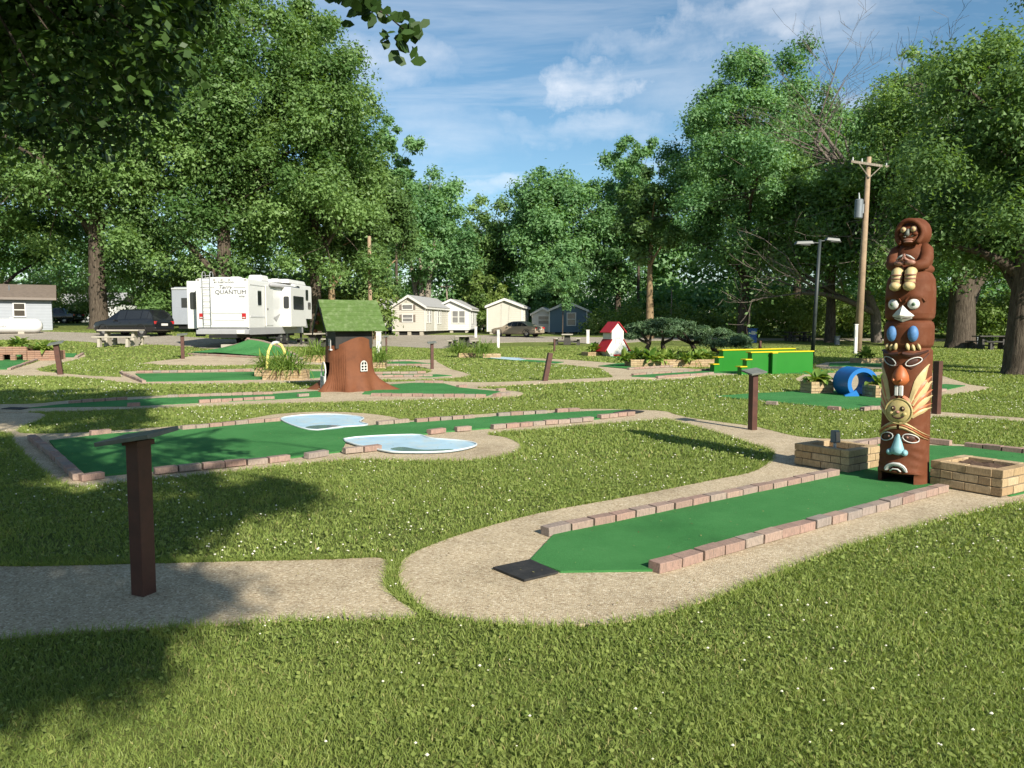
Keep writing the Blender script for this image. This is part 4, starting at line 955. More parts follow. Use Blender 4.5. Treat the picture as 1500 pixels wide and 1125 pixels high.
# ================================================================== PLANTS
def blade_leaf(L, Wd, arch, n=6, wmax=.45):
    m = MB()
    for i in range(n + 1):
        f = i / n; w = Wd * (math.sin(math.pi * min(1, f * .96 + .04)) ** .8) * (1 if f < .98 else .1); x = L * (f - .18 * arch * f * f); z = L * (.95 * f - arch * f * f)
        m.v += [(x, -w / 2, z + .10 * w), (x, 0, z - .10 * w), (x, w / 2, z + .10 * w)]
    for i in range(n):
        for j in range(2): q = i * 3 + j; m.f.append((q, q + 3, q + 4, q + 1)); m.m.append(0)
    return m
def tinted(me, val):
    a = me.attributes.new('tint', 'FLOAT', 'POINT'); a.data.foreach_set('value', [val] * len(me.vertices)); return me
HOSTA = [tinted(blade_leaf(.30, .12, ar, 5).mesh('hosta_leaf', 'hosta', True), tv) for ar, tv in ((.55, .3), (.75, .55), (.95, .8), (1.15, .95), (.85, .1))]
def plant_mesh(kind, n, L, Wd, rng, spread=.06):
    """one clump as a single mesh: list of arching blades"""
    V, T = [], []; rnd = random.Random(int(rng.integers(1 << 30)))
    for i in range(n):
        m = blade_leaf(L * rnd.uniform(.65, 1.15), Wd * rnd.uniform(.8, 1.2), rnd.uniform(.35, 1.15), 4); q = rnd.uniform(0, 6.283)
        Mx = Matrix.Translation((rnd.gauss(0, spread), rnd.gauss(0, spread), 0)) @ Matrix.Rotation(q, 4, 'Z') @ Matrix.Rotation(-rnd.uniform(-.35, .75), 4, 'Y')
        tv = rnd.random()
        for f in m.f:
            for k in f: V.append(tuple(Mx @ Vector(m.v[k]))); 
            T.append(tv)
    return np.array(V), np.array(T)
def hosta(p, label, scale=1.0, n=34, group='hostas in brick planters', leaves=True, seed=1):
    t = thing('hosta_plant', label, 'plant', p, 0, group); rnd = random.Random(seed)
    if leaves:
        for i in range(n):
            o = put('leaf', rnd.choice(HOSTA), t); o.location = (rnd.gauss(0, .05), rnd.gauss(0, .05), 0); o.rotation_euler = (rnd.uniform(-.2, .2), -rnd.uniform(-.3, .55), rnd.uniform(0, 6.283)); s = scale * rnd.uniform(.7, 1.25); o.scale = (s, s * rnd.uniform(.85, 1.2), s)
    else:
        V, T = plant_mesh('hosta', n, .34 * scale, .12 * scale, np.random.default_rng(seed)); raw_mesh('foliage', V, None, 'hosta', T, t)
    return t
def daylily(p, label, scale=1.0, n=150, seed=1, spread=.14, group='daylily clumps in tan boxes'):
    t = thing('daylily_clump', label, 'plant', p, 0, group)
    V, T = plant_mesh('lily', n, .62 * scale, .022 * scale, np.random.default_rng(seed), spread); raw_mesh('foliage', V, None, 'lily', T, t); return t
UP = Vector((0, 0, 1))
def boxed(u, v, rz, lx, ly, courses, label, stock=None, **k):
    p = G(u, v); p.z += .0; return planter(p + Vector((math.sin(rz) * 0, ly / 2, 0)), rz, lx, ly, courses, label, stock, **k)
# by the barrel
b = boxed(1202, 578, R(12), .58, .45, 4, 'tan brick box with a leafy hosta on the near side of the barrel'); hosta(b.location + UP * .26, 'leafy hosta in the brick box on the near side of the barrel', 1.25, 44, seed=3)
b = boxed(1296, 584, R(12), .56, .45, 4, 'tan brick box with hosta between barrel and totem pole'); hosta(b.location + UP * .26, 'hosta in the brick box between barrel and totem pole', 1.1, 38, seed=4)
# hoop boxes
b = boxed(390, 552.5, R(8), .78, .6, 4, 'tan brick box with daylilies behind the yellow hoop'); daylily(b.location + UP * .24, 'bushy daylilies in the rear box by the yellow hoop', 1.25, 190, 5)
bh = boxed(415, 557.5, R(-6), 1.18, .6, 4, 'long tan brick box with daylilies in front of the yellow hoop'); daylily(bh.location + UP * .24, 'tall bushy daylilies in the long box by the yellow hoop', 1.35, 260, 6, .2)
def hoop():
    a = G(391, 553) ; t = thing('pipe_hoop', 'pale yellow pipe bent into a hoop over the daylily boxes', 'hoop', a, .7)
    m = MB(); m.tube([(0, 0, -.02), (.02, 0, .5), (.06, 0, .78), (.16, 0, .98), (.32, 0, 1.05), (.47, 0, .97), (.56, 0, .80), (.61, 0, .55), (.64, 0, 0)], .045, 10); m.build('pipe', 'hoop', t, True)
    m = MB(); m.tube([(.16, 0, .98), (.24, 0, 1.04), (.32, 0, 1.05), (.40, 0, 1.03)], .050, 10); m.build('sleeve', 'grey', t, True)
hoop()
b = boxed(462, 531, 0, 1.0, .6, 4, 'tan brick box with a round daylily clump close to the stump house'); daylily(b.location + UP * .2, 'round green daylily clump close to the stump house', 1.45, 240, 7, .25)
b = boxed(554, 540, 0, .5, .5, 3, 'tan brick box half hidden behind the stump house'); daylily(b.location + UP * .2, 'ragged daylilies half hidden behind the stump house', 1.3, 130, 8, .14)
b = boxed(683, 524, R(10), .85, .6, 3, 'tan brick box with daylilies, the one nearer the stump house of two'); daylily(b.location + UP * .2 + Vector((-.4, .1, 0)), 'daylily clump, the one nearer the stump house of two by the thin lane', 1.35, 220, 9, .2)
b = boxed(719, 525, R(10), .85, .6, 3, 'tan brick box with daylilies at the head of the blue water strip'); daylily(b.location + UP * .2 + Vector((-.4, .1, 0)), 'daylily clump at the head of the blue water strip', 1.35, 220, 10, .22)
b = boxed(872, 522, R(20), 1.1, .8, 3, 'small brick box with hosta beside the red and white house', bl=.22); hosta(b.location + UP * .2, 'yellow green hosta beside the red and white house', 1.7, 60, 'hostas in brick planters', False, 12)
# long hosta bed under the juniper
b = boxed(998, 538, R(4), 3.9, 1.1, 4, 'long brick bed full of hostas under the juniper', bl=.24)
for i in range(8): hosta(b.location + UP * .25 + Vector((-2.0 + i * .44, -.25 + .3 * math.sin(i * 2.1), -.04)), ('hosta at the end of the long bed beside the red and white house' if i == 0 else 'hosta in the long bed nearest the green and yellow walls' if i == 7 else 'hosta between two others in the long brick bed under the juniper'), 1.55 + .2 * math.sin(i), 52, 'hostas in the long bed', False, 20 + i)
b = boxed(1288, 533, R(8), 1.7, .8, 3, 'low brick bed with hosta near the wooden utility pole', bl=.24); hosta(b.location + UP * .2 + Vector((-.35, 0, 0)), 'hosta in the low brick bed near the wooden utility pole', 1.6, 55, 'hostas in brick planters', False, 31)
# red planter with the two openings, far left
def red_planter():
    p = G(28, 527.5); t = thing('brick_planter', 'stepped red brick planter with two square ball openings', 'planter', p, R(2), 'brick planters'); rr = random.Random(5)
    def wallrow(x0, x1, y, z, bl=.24):
        n = max(1, round((x1 - x0) / bl)); s = (x1 - x0) / n
        for i in range(n):
            o = put('brick', rr.choice(REDB), t); o.location = (x0 + (i + .5) * s, y, z); o.scale = (s - .008, 1, 1)
    for c in range(7):
        z = c * .077; w0_, w1_ = -.52 + (c % 2) * .003, .52
        if c < 3:
            for (a, b_) in ((-.52, -.38), (-.10, .10), (.38, .52)): wallrow(a, b_, -.35, z, .2); wallrow(a, b_, .35, z, .2)
        else: wallrow(w0_, w1_, -.35, z); wallrow(w0_, w1_, .35, z)
        if c < 5: wallrow(.53, 1.6, -.30, z); wallrow(.53, 1.6, .30, z); wallrow(-1.6, -.53, -.30, z); wallrow(-1.6, -.53, .30, z)
    for (x, w, z0, z1) in ((1.06, 1.04, 0, .37), (-1.06, 1.04, 0, .37), (0, 1.0, .24, .52)):
        m = MB(); m.box((x, 0, (z0 + z1) / 2), (w, .60 if z0 == 0 else .66, z1 - z0)); m.build('soil', 'soil', t)
    for i, (x, z) in enumerate(((0, .5), (1.0, .35), (-1.0, .35))): hosta(p + Vector((x, 0, z)), ('hosta on the raised middle of the red brick planter', 'hosta on the low side of the red planter next to a sign post', 'hosta on the low side of the red planter away from the sign post')[i], 1.55, 60, 'hostas in brick planters', False, 41 + i)
red_planter()
#@@MARK2

# ================================================================== CAMPGROUND: TRAILER, CARS, CABINS
def text_mesh(name, body, size, mat, parent, M, shear=0, ext=.004, align='LEFT', sx=1.0):
    cu = bpy.data.curves.new(name, 'FONT'); cu.body = body; cu.size = size; cu.shear = shear; cu.extrude = ext; cu.align_x = align; cu.resolution_u = 3
    o = bpy.data.objects.new(name, cu); COL.objects.link(o); dg = bpy.context.evaluated_depsgraph_get(); me = bpy.data.meshes.new_from_object(o.evaluated_get(dg)); bpy.data.objects.remove(o)
    me.transform(M @ Matrix.Diagonal((sx, 1, 1, 1))); me.materials.clear(); me.materials.append(MAT[mat]); return put(name, me, parent)
def rounded(w, h, r=.05, n=4):
    out = []
    for cx, cy, a0 in ((w / 2 - r, h / 2 - r, 0), (-w / 2 + r, h / 2 - r, 90), (-w / 2 + r, -h / 2 + r, 180), (w / 2 - r, -h / 2 + r, 270)):
        for i in range(n + 1): a = R(a0 + 90 * i / n); out.append((cx + r * math.cos(a), cy + r * math.sin(a)))
    return out
def wheel(parent, c, r, w, axis='x', rimmat='rim'):
    m = MB(); prof = [(-w / 2, r * .62), (-w / 2, r * .93), (-w / 2 + .03, r), (w / 2 - .03, r), (w / 2, r * .93), (w / 2, r * .62)]; n = 24
    def P(x, rr, q): return (c[0] + x, c[1] + rr * math.cos(q), c[2] + rr * math.sin(q)) if axis == 'x' else (c[0] + rr * math.cos(q), c[1] + x, c[2] + rr * math.sin(q))
    for x, rr in prof:
        for j in range(n): m.v.append(P(x, rr, 2 * math.pi * j / n))
    for i in range(len(prof) - 1):
        for j in range(n): a = i * n + j; b = i * n + (j + 1) % n; m.f.append((a, b, b + n, a + n)); m.m.append(0)
    t = m.build('wheel', 'tyre', parent, auto=.6)
    m = MB(); n = 20
    for x, rr in ((-w / 2 + .02, 0), (-w / 2 - .005, r * .12), (-w / 2 + .025, r * .30), (-w / 2 + .012, r * .64), (w / 2 - .012, r * .64), (w / 2 - .025, r * .30), (w / 2 + .005, r * .12), (w / 2 - .02, 0)):
        for j in range(n): m.v.append(P(x, rr, 2 * math.pi * j / n))
    for i in range(7):
        for j in range(n): a = i * n + j; b = i * n + (j + 1) % n; m.f.append((a, b, b + n, a + n)); m.m.append(0)
    m.build('rim', rimmat, t, True); return t
def fifth_wheel():
    y0 = 35.6; xr = (367 - 750) / F * y0; xl = xr - 2.44; gz = .56; a = R(-2.4)
    t = thing('travel_trailer', 'long white fifth wheel camping trailer with slide outs and a rear ladder', 'camping trailer', ((xl + xr) / 2, y0, gz), a)
    zb, zt, L, hw = .56, 3.14, 9.6, 1.22          # local heights above the ground
    m = MB(); r = .10
    prof = [(-hw, zb + .32), (-hw, zt - r), (-hw + r * .3, zt - r * .3), (-hw + r, zt)] + [(x, zt + .07 * (1 - (x / hw) ** 2)) for x in (-.6, 0, .6)] + [(hw - r, zt), (hw - r * .3, zt - r * .3), (hw, zt - r), (hw, zb + .32)]
    m.slab([(x, 0, z) for x, z in prof][::-1], (0, 6.6, 0)); m.build('body', 'rvwhite', t, auto=.5)
    m = MB(); m.slab([(x * .995, 6.6, z + .10 if z > 1.4 else 1.35) for x, z in prof][::-1], (0, L - 6.6, 0)); m.build('front_body', 'rvwhite', t, auto=.5)
    m = MB(); m.box((0, 4.0, zb + .16), (2 * hw - .02, 7.9, .317)); m.build('skirt', 'rvgrey', t)
    m = MB(); m.box((0, -.06, zb + .12), (2 * hw + .02, .16, .20)); bp = m.build('bumper', 'rvgrey', t, bevel=.02)
    m = MB(); m.box((.86, -.15, zb + .13), (.36, .02, .17)); m.build('licence_plate', 'white', bp)
    # rear cap
    m = MB(); m.slab([(x, -.03, z) for x, z in ((-hw + .05, zb + .34), (-hw + .05, zt - .03), (hw - .05, zt - .03), (hw - .05, zb + .34))], (0, .026, 0)); cap = m.build('rear_panel', 'rvwhite', t)
    for x in (-hw + .03, hw - .03): m = MB(); m.box((x, -.035, (zb + zt) / 2 + .14), (.05, .03, zt - zb - .36)); m.build('corner_trim', 'white', t)
    m = MB(); m.box((.28, -.045, 1.60), (1.55, .02, .10)); m.build('stripe', 'rvband', t)
    for x0, x1 in ((-hw + .18, -.36), (.55, hw - .12)): m = MB(); m.box(((x0 + x1) / 2, -.04, 2.74), (x1 - x0, .012, .025)); m.build('stripe', 'rvgrey', t)
    m = MB(); m.box((.30, -.04, 1.22), (1.4, .012, .012)); m.build('seam', 'rvgrey', t)
    for x in (-1.0, 1.0):
        m = MB(); m.box((x, -.05, 1.42), (.19, .04, .25)); tl = m.build('tail_light', 'redlamp', t, bevel=.01); m = MB(); m.box((x, -.073, 1.35), (.13, .01, .05)); m.build('reversing_lens', 'grey', tl)
    for x in (-1.1, -.35, 0, .35, 1.1): m = MB(); m.box((x, -.045, zt - .06), (.09, .03, .035)); m.build('marker_light', 'shutter', t)
    RM = lambda x, z, y=-.045: Matrix.Translation((x, y, z)) @ Matrix.Rotation(math.pi / 2, 4, 'X')
    text_mesh('lettering', 'QUANTUM', .26, 'letter', t, RM(.40, 2.43), 0, .004, 'CENTER', 1.12)
    text_mesh('lettering', 'Terry', .25, 'letter', t, RM(.14, 2.66), .35, .004, 'CENTER', 1.1)
    text_mesh('lettering', 'BY FLEETWOOD', .10, 'letter', t, RM(.10, 2.93), 0, .004, 'CENTER', 1.25)
    text_mesh('lettering', 'AX6', .12, 'letter', t, RM(.92, 2.28), 0, .004, 'CENTER', 1.2)
    # ladder
    m = MB()
    for x in (-.86, -.50): m.tube([(x, -.16, 1.0), (x, -.16, zt + .22), (x, -.08, zt + .30), (x, .10, zt + .30), (x, .18, zt + .2), (x, .18, zt)], .017, 6)
    lad = m.build('ladder', 'rvgrey', t, True)
    for k in range(9): m = MB(); m.tube([(-.86, -.16, 1.06 + k * .275), (-.50, -.16, 1.06 + k * .275)], .013, 6); m.build('rung', 'rvgrey', lad, True)
    # right-hand side (x = +hw)
    def side(y0_, y1_, z0, z1, mat, d=.02, name='window', x=hw, par=t, rnd=.06):
        mm = MB(); mm.slab([(x, (y0_ + y1_) / 2 + p, (z0 + z1) / 2 + q) for p, q in rounded(y1_ - y0_, z1 - z0, rnd)], (d, 0, 0)); return mm.build(name, mat, par)
    for y in (1.1, 2.62): w = side(y, y + .46, 1.95, 2.62, 'glass'); side(y - .04, y + .50, 1.91, 2.66, 'grey', .010, 'frame', par=w)
    d = side(2.05, 3.15, .98, 2.92, 'rvwhite', .025, 'door', rnd=.08); side(2.12, 3.08, 1.02, 2.88, 'rvband', .018, 'seam', par=d); side(2.30, 2.40, 1.72, 1.84, 'black', .04, 'handle', par=d)
    m = MB(); m.tube([(hw + .05, 2.0, .95), (hw + .06, 2.0, 2.9)], .025, 8); m.build('grab_rail', 'white', t)
    m = MB(); m.box((hw + .35, 2.62, .38), (.55, .75, .05)); m.box((hw + .5, 2.62, .16), (.45, .75, .05)); m.build('entry_step', 'tyre', t)
    side(.15, 3.9, 1.36, 1.44, 'rvband', .016, 'stripe', rnd=.02); side(.15, 6.2, 2.86, 2.90, 'rvband', .016, 'stripe', rnd=.01)
    m = MB(); m.slab([(hw + .016, 3.2, 1.36), (hw + .016, 4.2, 1.60), (hw + .016, 3.6, 1.18)], (.004, 0, 0)); m.build('swoosh', 'rvgrey', t)
    m = MB(); m.tube([(hw + .09, 2.6, 2.98), (hw + .09, 6.9, 2.98)], .085, 10); m.build('awning_roll', 'rvgrey', t, True)
    # slide-out box on the right
    m = MB(); m.box((hw + .24, 5.7, 1.93), (.48, 2.5, 2.05)); so_ = m.build('slide_out', 'rvwhite', t, bevel=.03)
    m = MB(); m.slab([(hw + .25 + p, 4.445, 2.17 + q) for p, q in rounded(.28, .62, .07)], (0, -.02, 0)); m.build('window', 'glass', so_)
    m = MB(); m.slab([(hw + .48, 5.7 + p, 2.17 + q) for p, q in rounded(1.7, .70, .07)], (.02, 0, 0)); m.build('window', 'glass', so_)
    side(7.15, 7.95, 1.72, 2.72, 'glass'); side(8.5, 8.95, 2.4, 3.0, 'glass', x=hw * .995); side(6.9, 7.4, 2.98, 3.14, 'glass', x=hw * .995); side(8.9, 9.4, 1.9, 2.3, 'glass', x=hw * .995)
    m = MB(); m.slab([(hw + .018, 6.95, 1.60), (hw + .018, 8.3, 1.55), (hw + .018, 8.7, .85), (hw + .018, 8.2, .85)], (.004, 0, 0)); m.build('swoosh', 'rvgrey', t)
    # slide-out on the left
    m = MB(); m.box((-hw - .42, 2.6, 1.95), (.84, 3.6, 2.25)); s2 = m.build('slide_out', 'rvwhite', t, bevel=.03)
    m = MB(); m.slab([(-hw - .40 + p, .795, 2.15 + q) for p, q in rounded(.56, .80, .08)], (0, -.02, 0)); m.build('window', 'glass', s2)
    m = MB(); m.box((-hw - .25, .85, .64), (.46, .05, .34)); m.build('slide_flap', 'black', t)
    # roof gear
    m = MB(); m.box((.20, 4.0, zt + .24), (.75, 1.1, .30), top=.85); m.build('air_conditioner', 'rvwhite', t, bevel=.06)
    m = MB(); m.box((.62, 5.4, zt + .20), (.45, .6, .20), top=.8); m.build('roof_vent', 'rvwhite', t, bevel=.03)
    m = MB(); m.box((-.1, 1.9, zt + .13), (.5, .5, .12), top=.8); m.build('roof_vent', 'rvwhite', t, bevel=.02)
    m = MB(); m.box((0, 7.5, zt + .22), (2.2, 3.0, .22), top=.94); m.build('roof_hump', 'rvwhite', t, bevel=.04)
    for s in (-1, 1):
        for y in (4.55, 5.45): wheel(t, (s * (hw - .18), y, .36), .37, .22, 'x')
        m = MB(); m.box((s * (hw - .25), 8.3, .35), (.10, .10, .9)); m.build('landing_leg', 'tyre', t)
    m = MB(); m.box((0, 4.0, .48), (1.3, 8.2, .14)); m.build('chassis', 'black', t)
    m = MB(); m.box((.35, -.3, .05), (.6, .3, .14)); m.build('step_block', 'table', t)
    return t
fifth_wheel()
def blue_trailer():
    t = thing('travel_trailer', 'grey blue camping trailer half hidden behind the white trailer', 'camping trailer', (-20.95, 50, 1.0), R(-3))
    m = MB(); m.slab([(x, 0, z) for x, z in ((-1.1, .6), (-1.1, 2.85), (-.9, 3.0), (.9, 3.0), (1.1, 2.85), (1.1, .6))][::-1], (0, 6, 0)); m.build('body', 'sidingg', t)
    m = MB(); m.box((0, -.02, 2.9), (2.2, .06, .10)); m.build('trim', 'grey', t)
    m = MB(); m.box((0, -.03, 2.0), (.9, .04, .6)); m.build('window', 'glass', t)
    for s in (-1, 1): wheel(t, (s * .95, 3.0, .34), .34, .2, 'x')
    m = MB(); m.box((0, 3, .45), (1.6, 5.6, .3)); m.build('chassis', 'black', t)
blue_trailer()

def car(name, label, cat, loc, rz, mat, L=4.8, Wd=1.8, H=1.45, suv=False):
    """local +x is forward"""
    t = thing(name, label, cat, loc, rz); h = Wd / 2
    # side outline stations: x, belt height, roof height, bottom, half width at sill, half width at roof
    if suv: st = [(-.5, .82, .82, .42, .86), (-.485, .98, 1.0, .34, .95), (-.46, 1.02, 1.28, .30, .98), (-.40, 1.03, .97 * H + .0, .28, 1), (-.30, 1.02, H, .27, 1), (-.05, 1.0, H, .27, 1), (.08, .98, H * .985, .27, 1), (.24, .96, 1.02, .27, 1), (.34, .93, .94, .28, .99), (.44, .84, .845, .30, .95), (.485, .70, .705, .34, .86), (.5, .58, .585, .40, .76)]
    else: st = [(-.5, .72, .725, .42, .84), (-.485, .88, .885, .34, .93), (-.44, .97, .975, .30, .96), (-.34, .985, 1.0, .27, .99), (-.20, .97, H * .955, .27, 1), (-.10, .96, H, .26, 1), (.03, .94, H * .985, .26, 1), (.12, .92, H * .90, .26, 1), (.235, .90, .93, .26, 1), (.36, .83, .835, .27, .98), (.45, .74, .745, .29, .93), (.485, .66, .665, .33, .84), (.5, .55, .555, .40, .76)]
    rows = []; m = MB()
    for (x, zb, zr, z0, w) in st:
        hw = h * w; rw = hw * (.995 if zr - zb < .08 else .995 - .32 * min(1, (zr - zb) / .5) * .85)
        sec = [(-hw * .93, z0), (-hw, z0 + .12), (-hw, (z0 + zb) / 2 + .05), (-hw * .97, zb), (-rw, zb + (zr - zb) * .88), (-rw * .86, zr), (0, zr + .015), (rw * .86, zr), (rw, zb + (zr - zb) * .88), (hw * .97, zb), (hw, (z0 + zb) / 2 + .05), (hw, z0 + .12), (hw * .93, z0)]
        rows.append([(x * L, y, z) for y, z in sec])
    k = 13; glass = MB(); 
    for r_ in rows: m.v += r_
    for i in range(len(rows) - 1):
        for j in range(k - 1):
            q = (i * k + j, i * k + j + 1, (i + 1) * k + j + 1, (i + 1) * k + j)
            m.f.append(q[::-1]); m.m.append(0)
        m.f.append((i * k, (i + 1) * k, (i + 1) * k + k - 1, i * k + k - 1)); m.m.append(0)
    m.f.append(tuple(range(k))[::-1]); m.m.append(0); m.f.append(tuple((len(rows) - 1) * k + j for j in range(k))); m.m.append(0)
    b = m.build('body', mat, t, auto=.55)
    tall = [i for i, s in enumerate(st) if s[2] - s[1] > .15]
    def pane(vs, name='window'):
        c = sum((Vector(v) for v in vs), Vector()) / len(vs); nn = (Vector(vs[1]) - Vector(vs[0])).cross(Vector(vs[2]) - Vector(vs[0])).normalized()
        if nn.dot(c - Vector((0, 0, .7))) < 0: nn = -nn
        g = MB(); vv = [Vector(v) * .93 + c * .07 + nn * .012 for v in vs]; g.add(vv, [tuple(range(len(vv)))]); g.build(name, 'glass', t)
    for i0, i1 in zip(tall[:-1], tall[1:]):
        for (ja, jb) in ((3, 4), (9, 8)): pane([rows[i0][ja], rows[i1][ja], rows[i1][jb], rows[i0][jb]])
    f = tall[-1]; pane([rows[f][4], rows[f][8], rows[f + 1][9], rows[f + 1][3]], 'windscreen')
    r = tall[0]; pane([rows[r][4], rows[r][8], rows[r - 1][9], rows[r - 1][3]], 'rear_window')
    for i0 in (r,):
        for (ja, jb) in ((3, 4), (9, 8)): pane([rows[i0 - 1][ja], rows[i0][ja], rows[i0][jb]])
    for x in (-.30 * L, .31 * L):
        for s in (-1, 1):
            wheel(t, (x, s * (h - .11), .32), .325, .21, 'y')
            a = MB(); a.tube([(x + .38 * math.cos(q), s * (h - .005), .34 + .38 * math.sin(q)) for q in [math.pi * i / 12 for i in range(13)]], .022, 6); a.build('wheel_arch', 'black', t, True)
    for s in (-1, 1):
        l = MB(); l.box((-.488 * L, s * h * .70, .82), (.10, h * .36, .17), rz=s * .25); l.build('tail_light', 'redlamp', t, bevel=.01)
        l = MB(); l.box((.470 * L, s * h * .68, .64), (.12, h * .34, .12), rz=-s * .35); l.build('headlight', 'chrome', t, bevel=.01)
        l = MB(); l.box((.10 * L, s * (h + .05), .96), (.10, .14, .11)); l.build('mirror', mat, t, bevel=.02)
        for x in (-.13, .03): l = MB(); l.box((x * L, s * (h + .004), .80), (.15, .02, .025)); l.build('door_handle', mat, t)
    l = MB(); l.box((-.503 * L, 0, .70), (.02, .52, .13)); l.build('licence_plate', 'white', t)
    l = MB(); l.box((-.50 * L, 0, .45), (.10, h * 1.6, .16)); l.build('bumper', mat, t, bevel=.03)
    l = MB(); l.box((0, 0, .27), (L * .9, Wd * .86, .12)); l.build('underbody', 'black', t)
    return t
p = D(758, 494, 72); p.z = lz(p.x, p.y) + .0
car('parked_car', 'tan four door sedan parked on the gravel by the cream cabin', 'car', p, R(148), 'tan_car', 4.9, 1.82, 1.45)
p = D(196, 491, 47); p.z = lz(p.x, p.y)
car('parked_car', 'black car parked under the big maple left of the white trailer', 'car', p, R(163), 'black_car', 4.6, 1.85, 1.62, True)
p = D(83, 474, 75); p.z = lz(p.x, p.y)
car('parked_car', 'dark car far back between the grey shed and the maple trunk', 'car', p, R(175), 'black_car', 4.7, 1.85, 1.5)

def siding_wall(m, a, b, z0, z1, nrm, step=.20, z_at=None, prof=None):
    """lapped boards between two ground points; prof(f) gives the top height"""
    a, b, nrm = Vector(a), Vector(b), Vector(nrm)
    z = z0
    while z < z1 - .01:
        zt = min(z + step, z1)
        def span(zz):
            if prof is None: return 0.0, 1.0
            lo, hi = 0.0, 1.0
            fs = [i / 40 for i in range(41)]; ok = [f for f in fs if prof(f) >= zz - 1e-6]
            return (min(ok), max(ok)) if ok else (.5, .5)
        l0, h0 = span(z); l1, h1 = span(zt); P = lambda f, zz, o: a.lerp(b, f) + nrm * o + Vector((0, 0, zz))
        m.add([P(l0, z, .022), P(h0, z, .022), P(h1, zt, .004), P(l1, zt, .004), P(l0, z, .0), P(h0, z, 0)], [(0, 1, 2, 3), (4, 5, 1, 0)]); z = zt
def cabin(label, loc, rz, w, L, base, eave, ridge, wall, windows, roof='shingle', sidewin=(), shutters=(), name='park_cabin', off=0.0, trim='white', group='cabins along the campground road', door=None, siding2=None):
    """gable end faces local -y, right side faces local +x; base/eave/ridge are heights above loc"""
    t = thing(name, label, 'cabin', loc, rz, group); h = w / 2; m = MB()
    pr = lambda f: ridge - (ridge - eave) * abs(f - .5) * 2
    siding_wall(m, (-h, 0, 0), (h, 0, 0), base, ridge, (0, -1, 0), prof=pr); m.build('gable_wall', wall, t)
    m = MB(); siding_wall(m, (h, 0, 0), (h, L, 0), base, eave, (1, 0, 0)); m.build('side_wall', siding2 or wall, t)
    m = MB(); m.slab([(x, .02, z) for x, z in ((-h + .01, base), (-h + .01, eave), (0, ridge - .02), (h - .01, eave), (h - .01, base))][::-1], (0, L - .04, 0)); m.build('core', wall, t)
    ov = .28
    for s in (-1, 1):
        nn = Vector((s * (ridge - eave), 0, h)).normalized(); q = (h + .22) / h
        p0 = Vector((0, -ov, ridge + .03)); p1 = Vector((s * h * q, -ov, ridge - (ridge - eave) * q + .03)); m = MB()
        m.slab([p0, p1, p1 + Vector((0, L + 2 * ov, 0)), p0 + Vector((0, L + 2 * ov, 0))][::(1 if s < 0 else -1)], nn * .06); m.build('roof', roof, t)
        m = MB(); m.slab([p0 + Vector((0, -.02, .05)), p1 + Vector((0, -.02, .05)), p1 + Vector((0, -.02, -.16)), p0 + Vector((0, -.02, -.20))], (0, .05, 0)); m.build('fascia', trim, t)
        m = MB(); m.box((s * (h + .20), L / 2, eave - (ridge - eave) * .18 - .02), (.05, L + ov, .16)); m.build('gutter', trim, t)
    for x in (-h, h): m = MB(); m.box((x, -.01, (base + eave) / 2), (.12, .07, eave - base)); m.build('corner_board', trim, t)
    def window(face, c, z0, z1, wd, lights=2):
        def bx(mb, cc, zz0, zz1, ww, d, dep):
            if face == 'y': mb.box((cc, -d, (zz0 + zz1) / 2), (ww, dep, zz1 - zz0))
            else: mb.box((h + d, cc, (zz0 + zz1) / 2), (dep, ww, zz1 - zz0))
        mb = MB(); bx(mb, c, z0, z1, wd, .025, .04); win = mb.build('window', 'paleglass', t)
        for (cc, a_, b_, ww) in ((c, z1 - .0, z1 + .09, wd + .18), (c, z0 - .10, z0, wd + .18), (c - wd / 2 - .045, z0, z1, .09), (c + wd / 2 + .045, z0, z1, .09)) + (((c, (z0 + z1) / 2 - .035, (z0 + z1) / 2 + .035, wd),) if lights > 1 else ()):
            mb = MB(); bx(mb, cc, a_, b_, ww, .04, .06); mb.build('frame', trim, win)
    for a in windows: window('y', *a)
    for a in sidewin: window('x', *a)
    for (c, z0, z1) in shutters: m = MB(); m.box((c, -.04, (z0 + z1) / 2), (.22, .05, z1 - z0)); m.build('shutter', 'shutter', t)
    if door: m = MB(); m.box((h + .03, door, base + 1.0), (.05, .9, 2.0)); m.build('door', 'rvwhite', t)
    m = MB(); m.box((0, L / 2, base / 2 - .05), (w - .5, L - .5, base + .06)); m.build('underfloor_shade', 'black', t)  # black block filling the open gap, stands in for shade below the floor
    for x in (-h + .4, 0, h - .4): m = MB(); m.box((x, .25, base / 2 - .05), (.35, .35, base + .08)); m.build('support_block', 'table', t)
    return t
def at(u, y, dz=0):
    p = D(u, 480, y); return Vector((p.x, y, lz(p.x, y) + dz))
q = at(599, 75)
cabin('cream sided cabin with taupe shutters and a long windowed side', q, R(-9), 3.25, 10.5, .42, 2.85, 3.85, 'siding', [(-.12, 2.55, 2.95, .95, 1), (-.12, 1.35, 2.0, .95)], sidewin=[(.9, 1.3, 2.75, .5), (1.9, 1.3, 2.75, .5), (5.0, 1.2, 2.6, .5), (6.0, 1.2, 2.6, .4)], shutters=[(-.80, 2.50, 2.98), (.56, 2.50, 2.98), (-.80, 1.32, 2.02), (.56, 1.32, 2.02)], door=4.0)
q = at(559, 80)
cabin('white cabin with tall windows half hidden behind the stump house roof', q, R(-6), 3.1, 9, .35, 2.85, 3.65, 'sidingw', [(-.75, 1.2, 2.45, .55), (.12, 1.05, 2.45, .6), (.85, 1.0, 2.45, .45)])
q = at(661, 84)
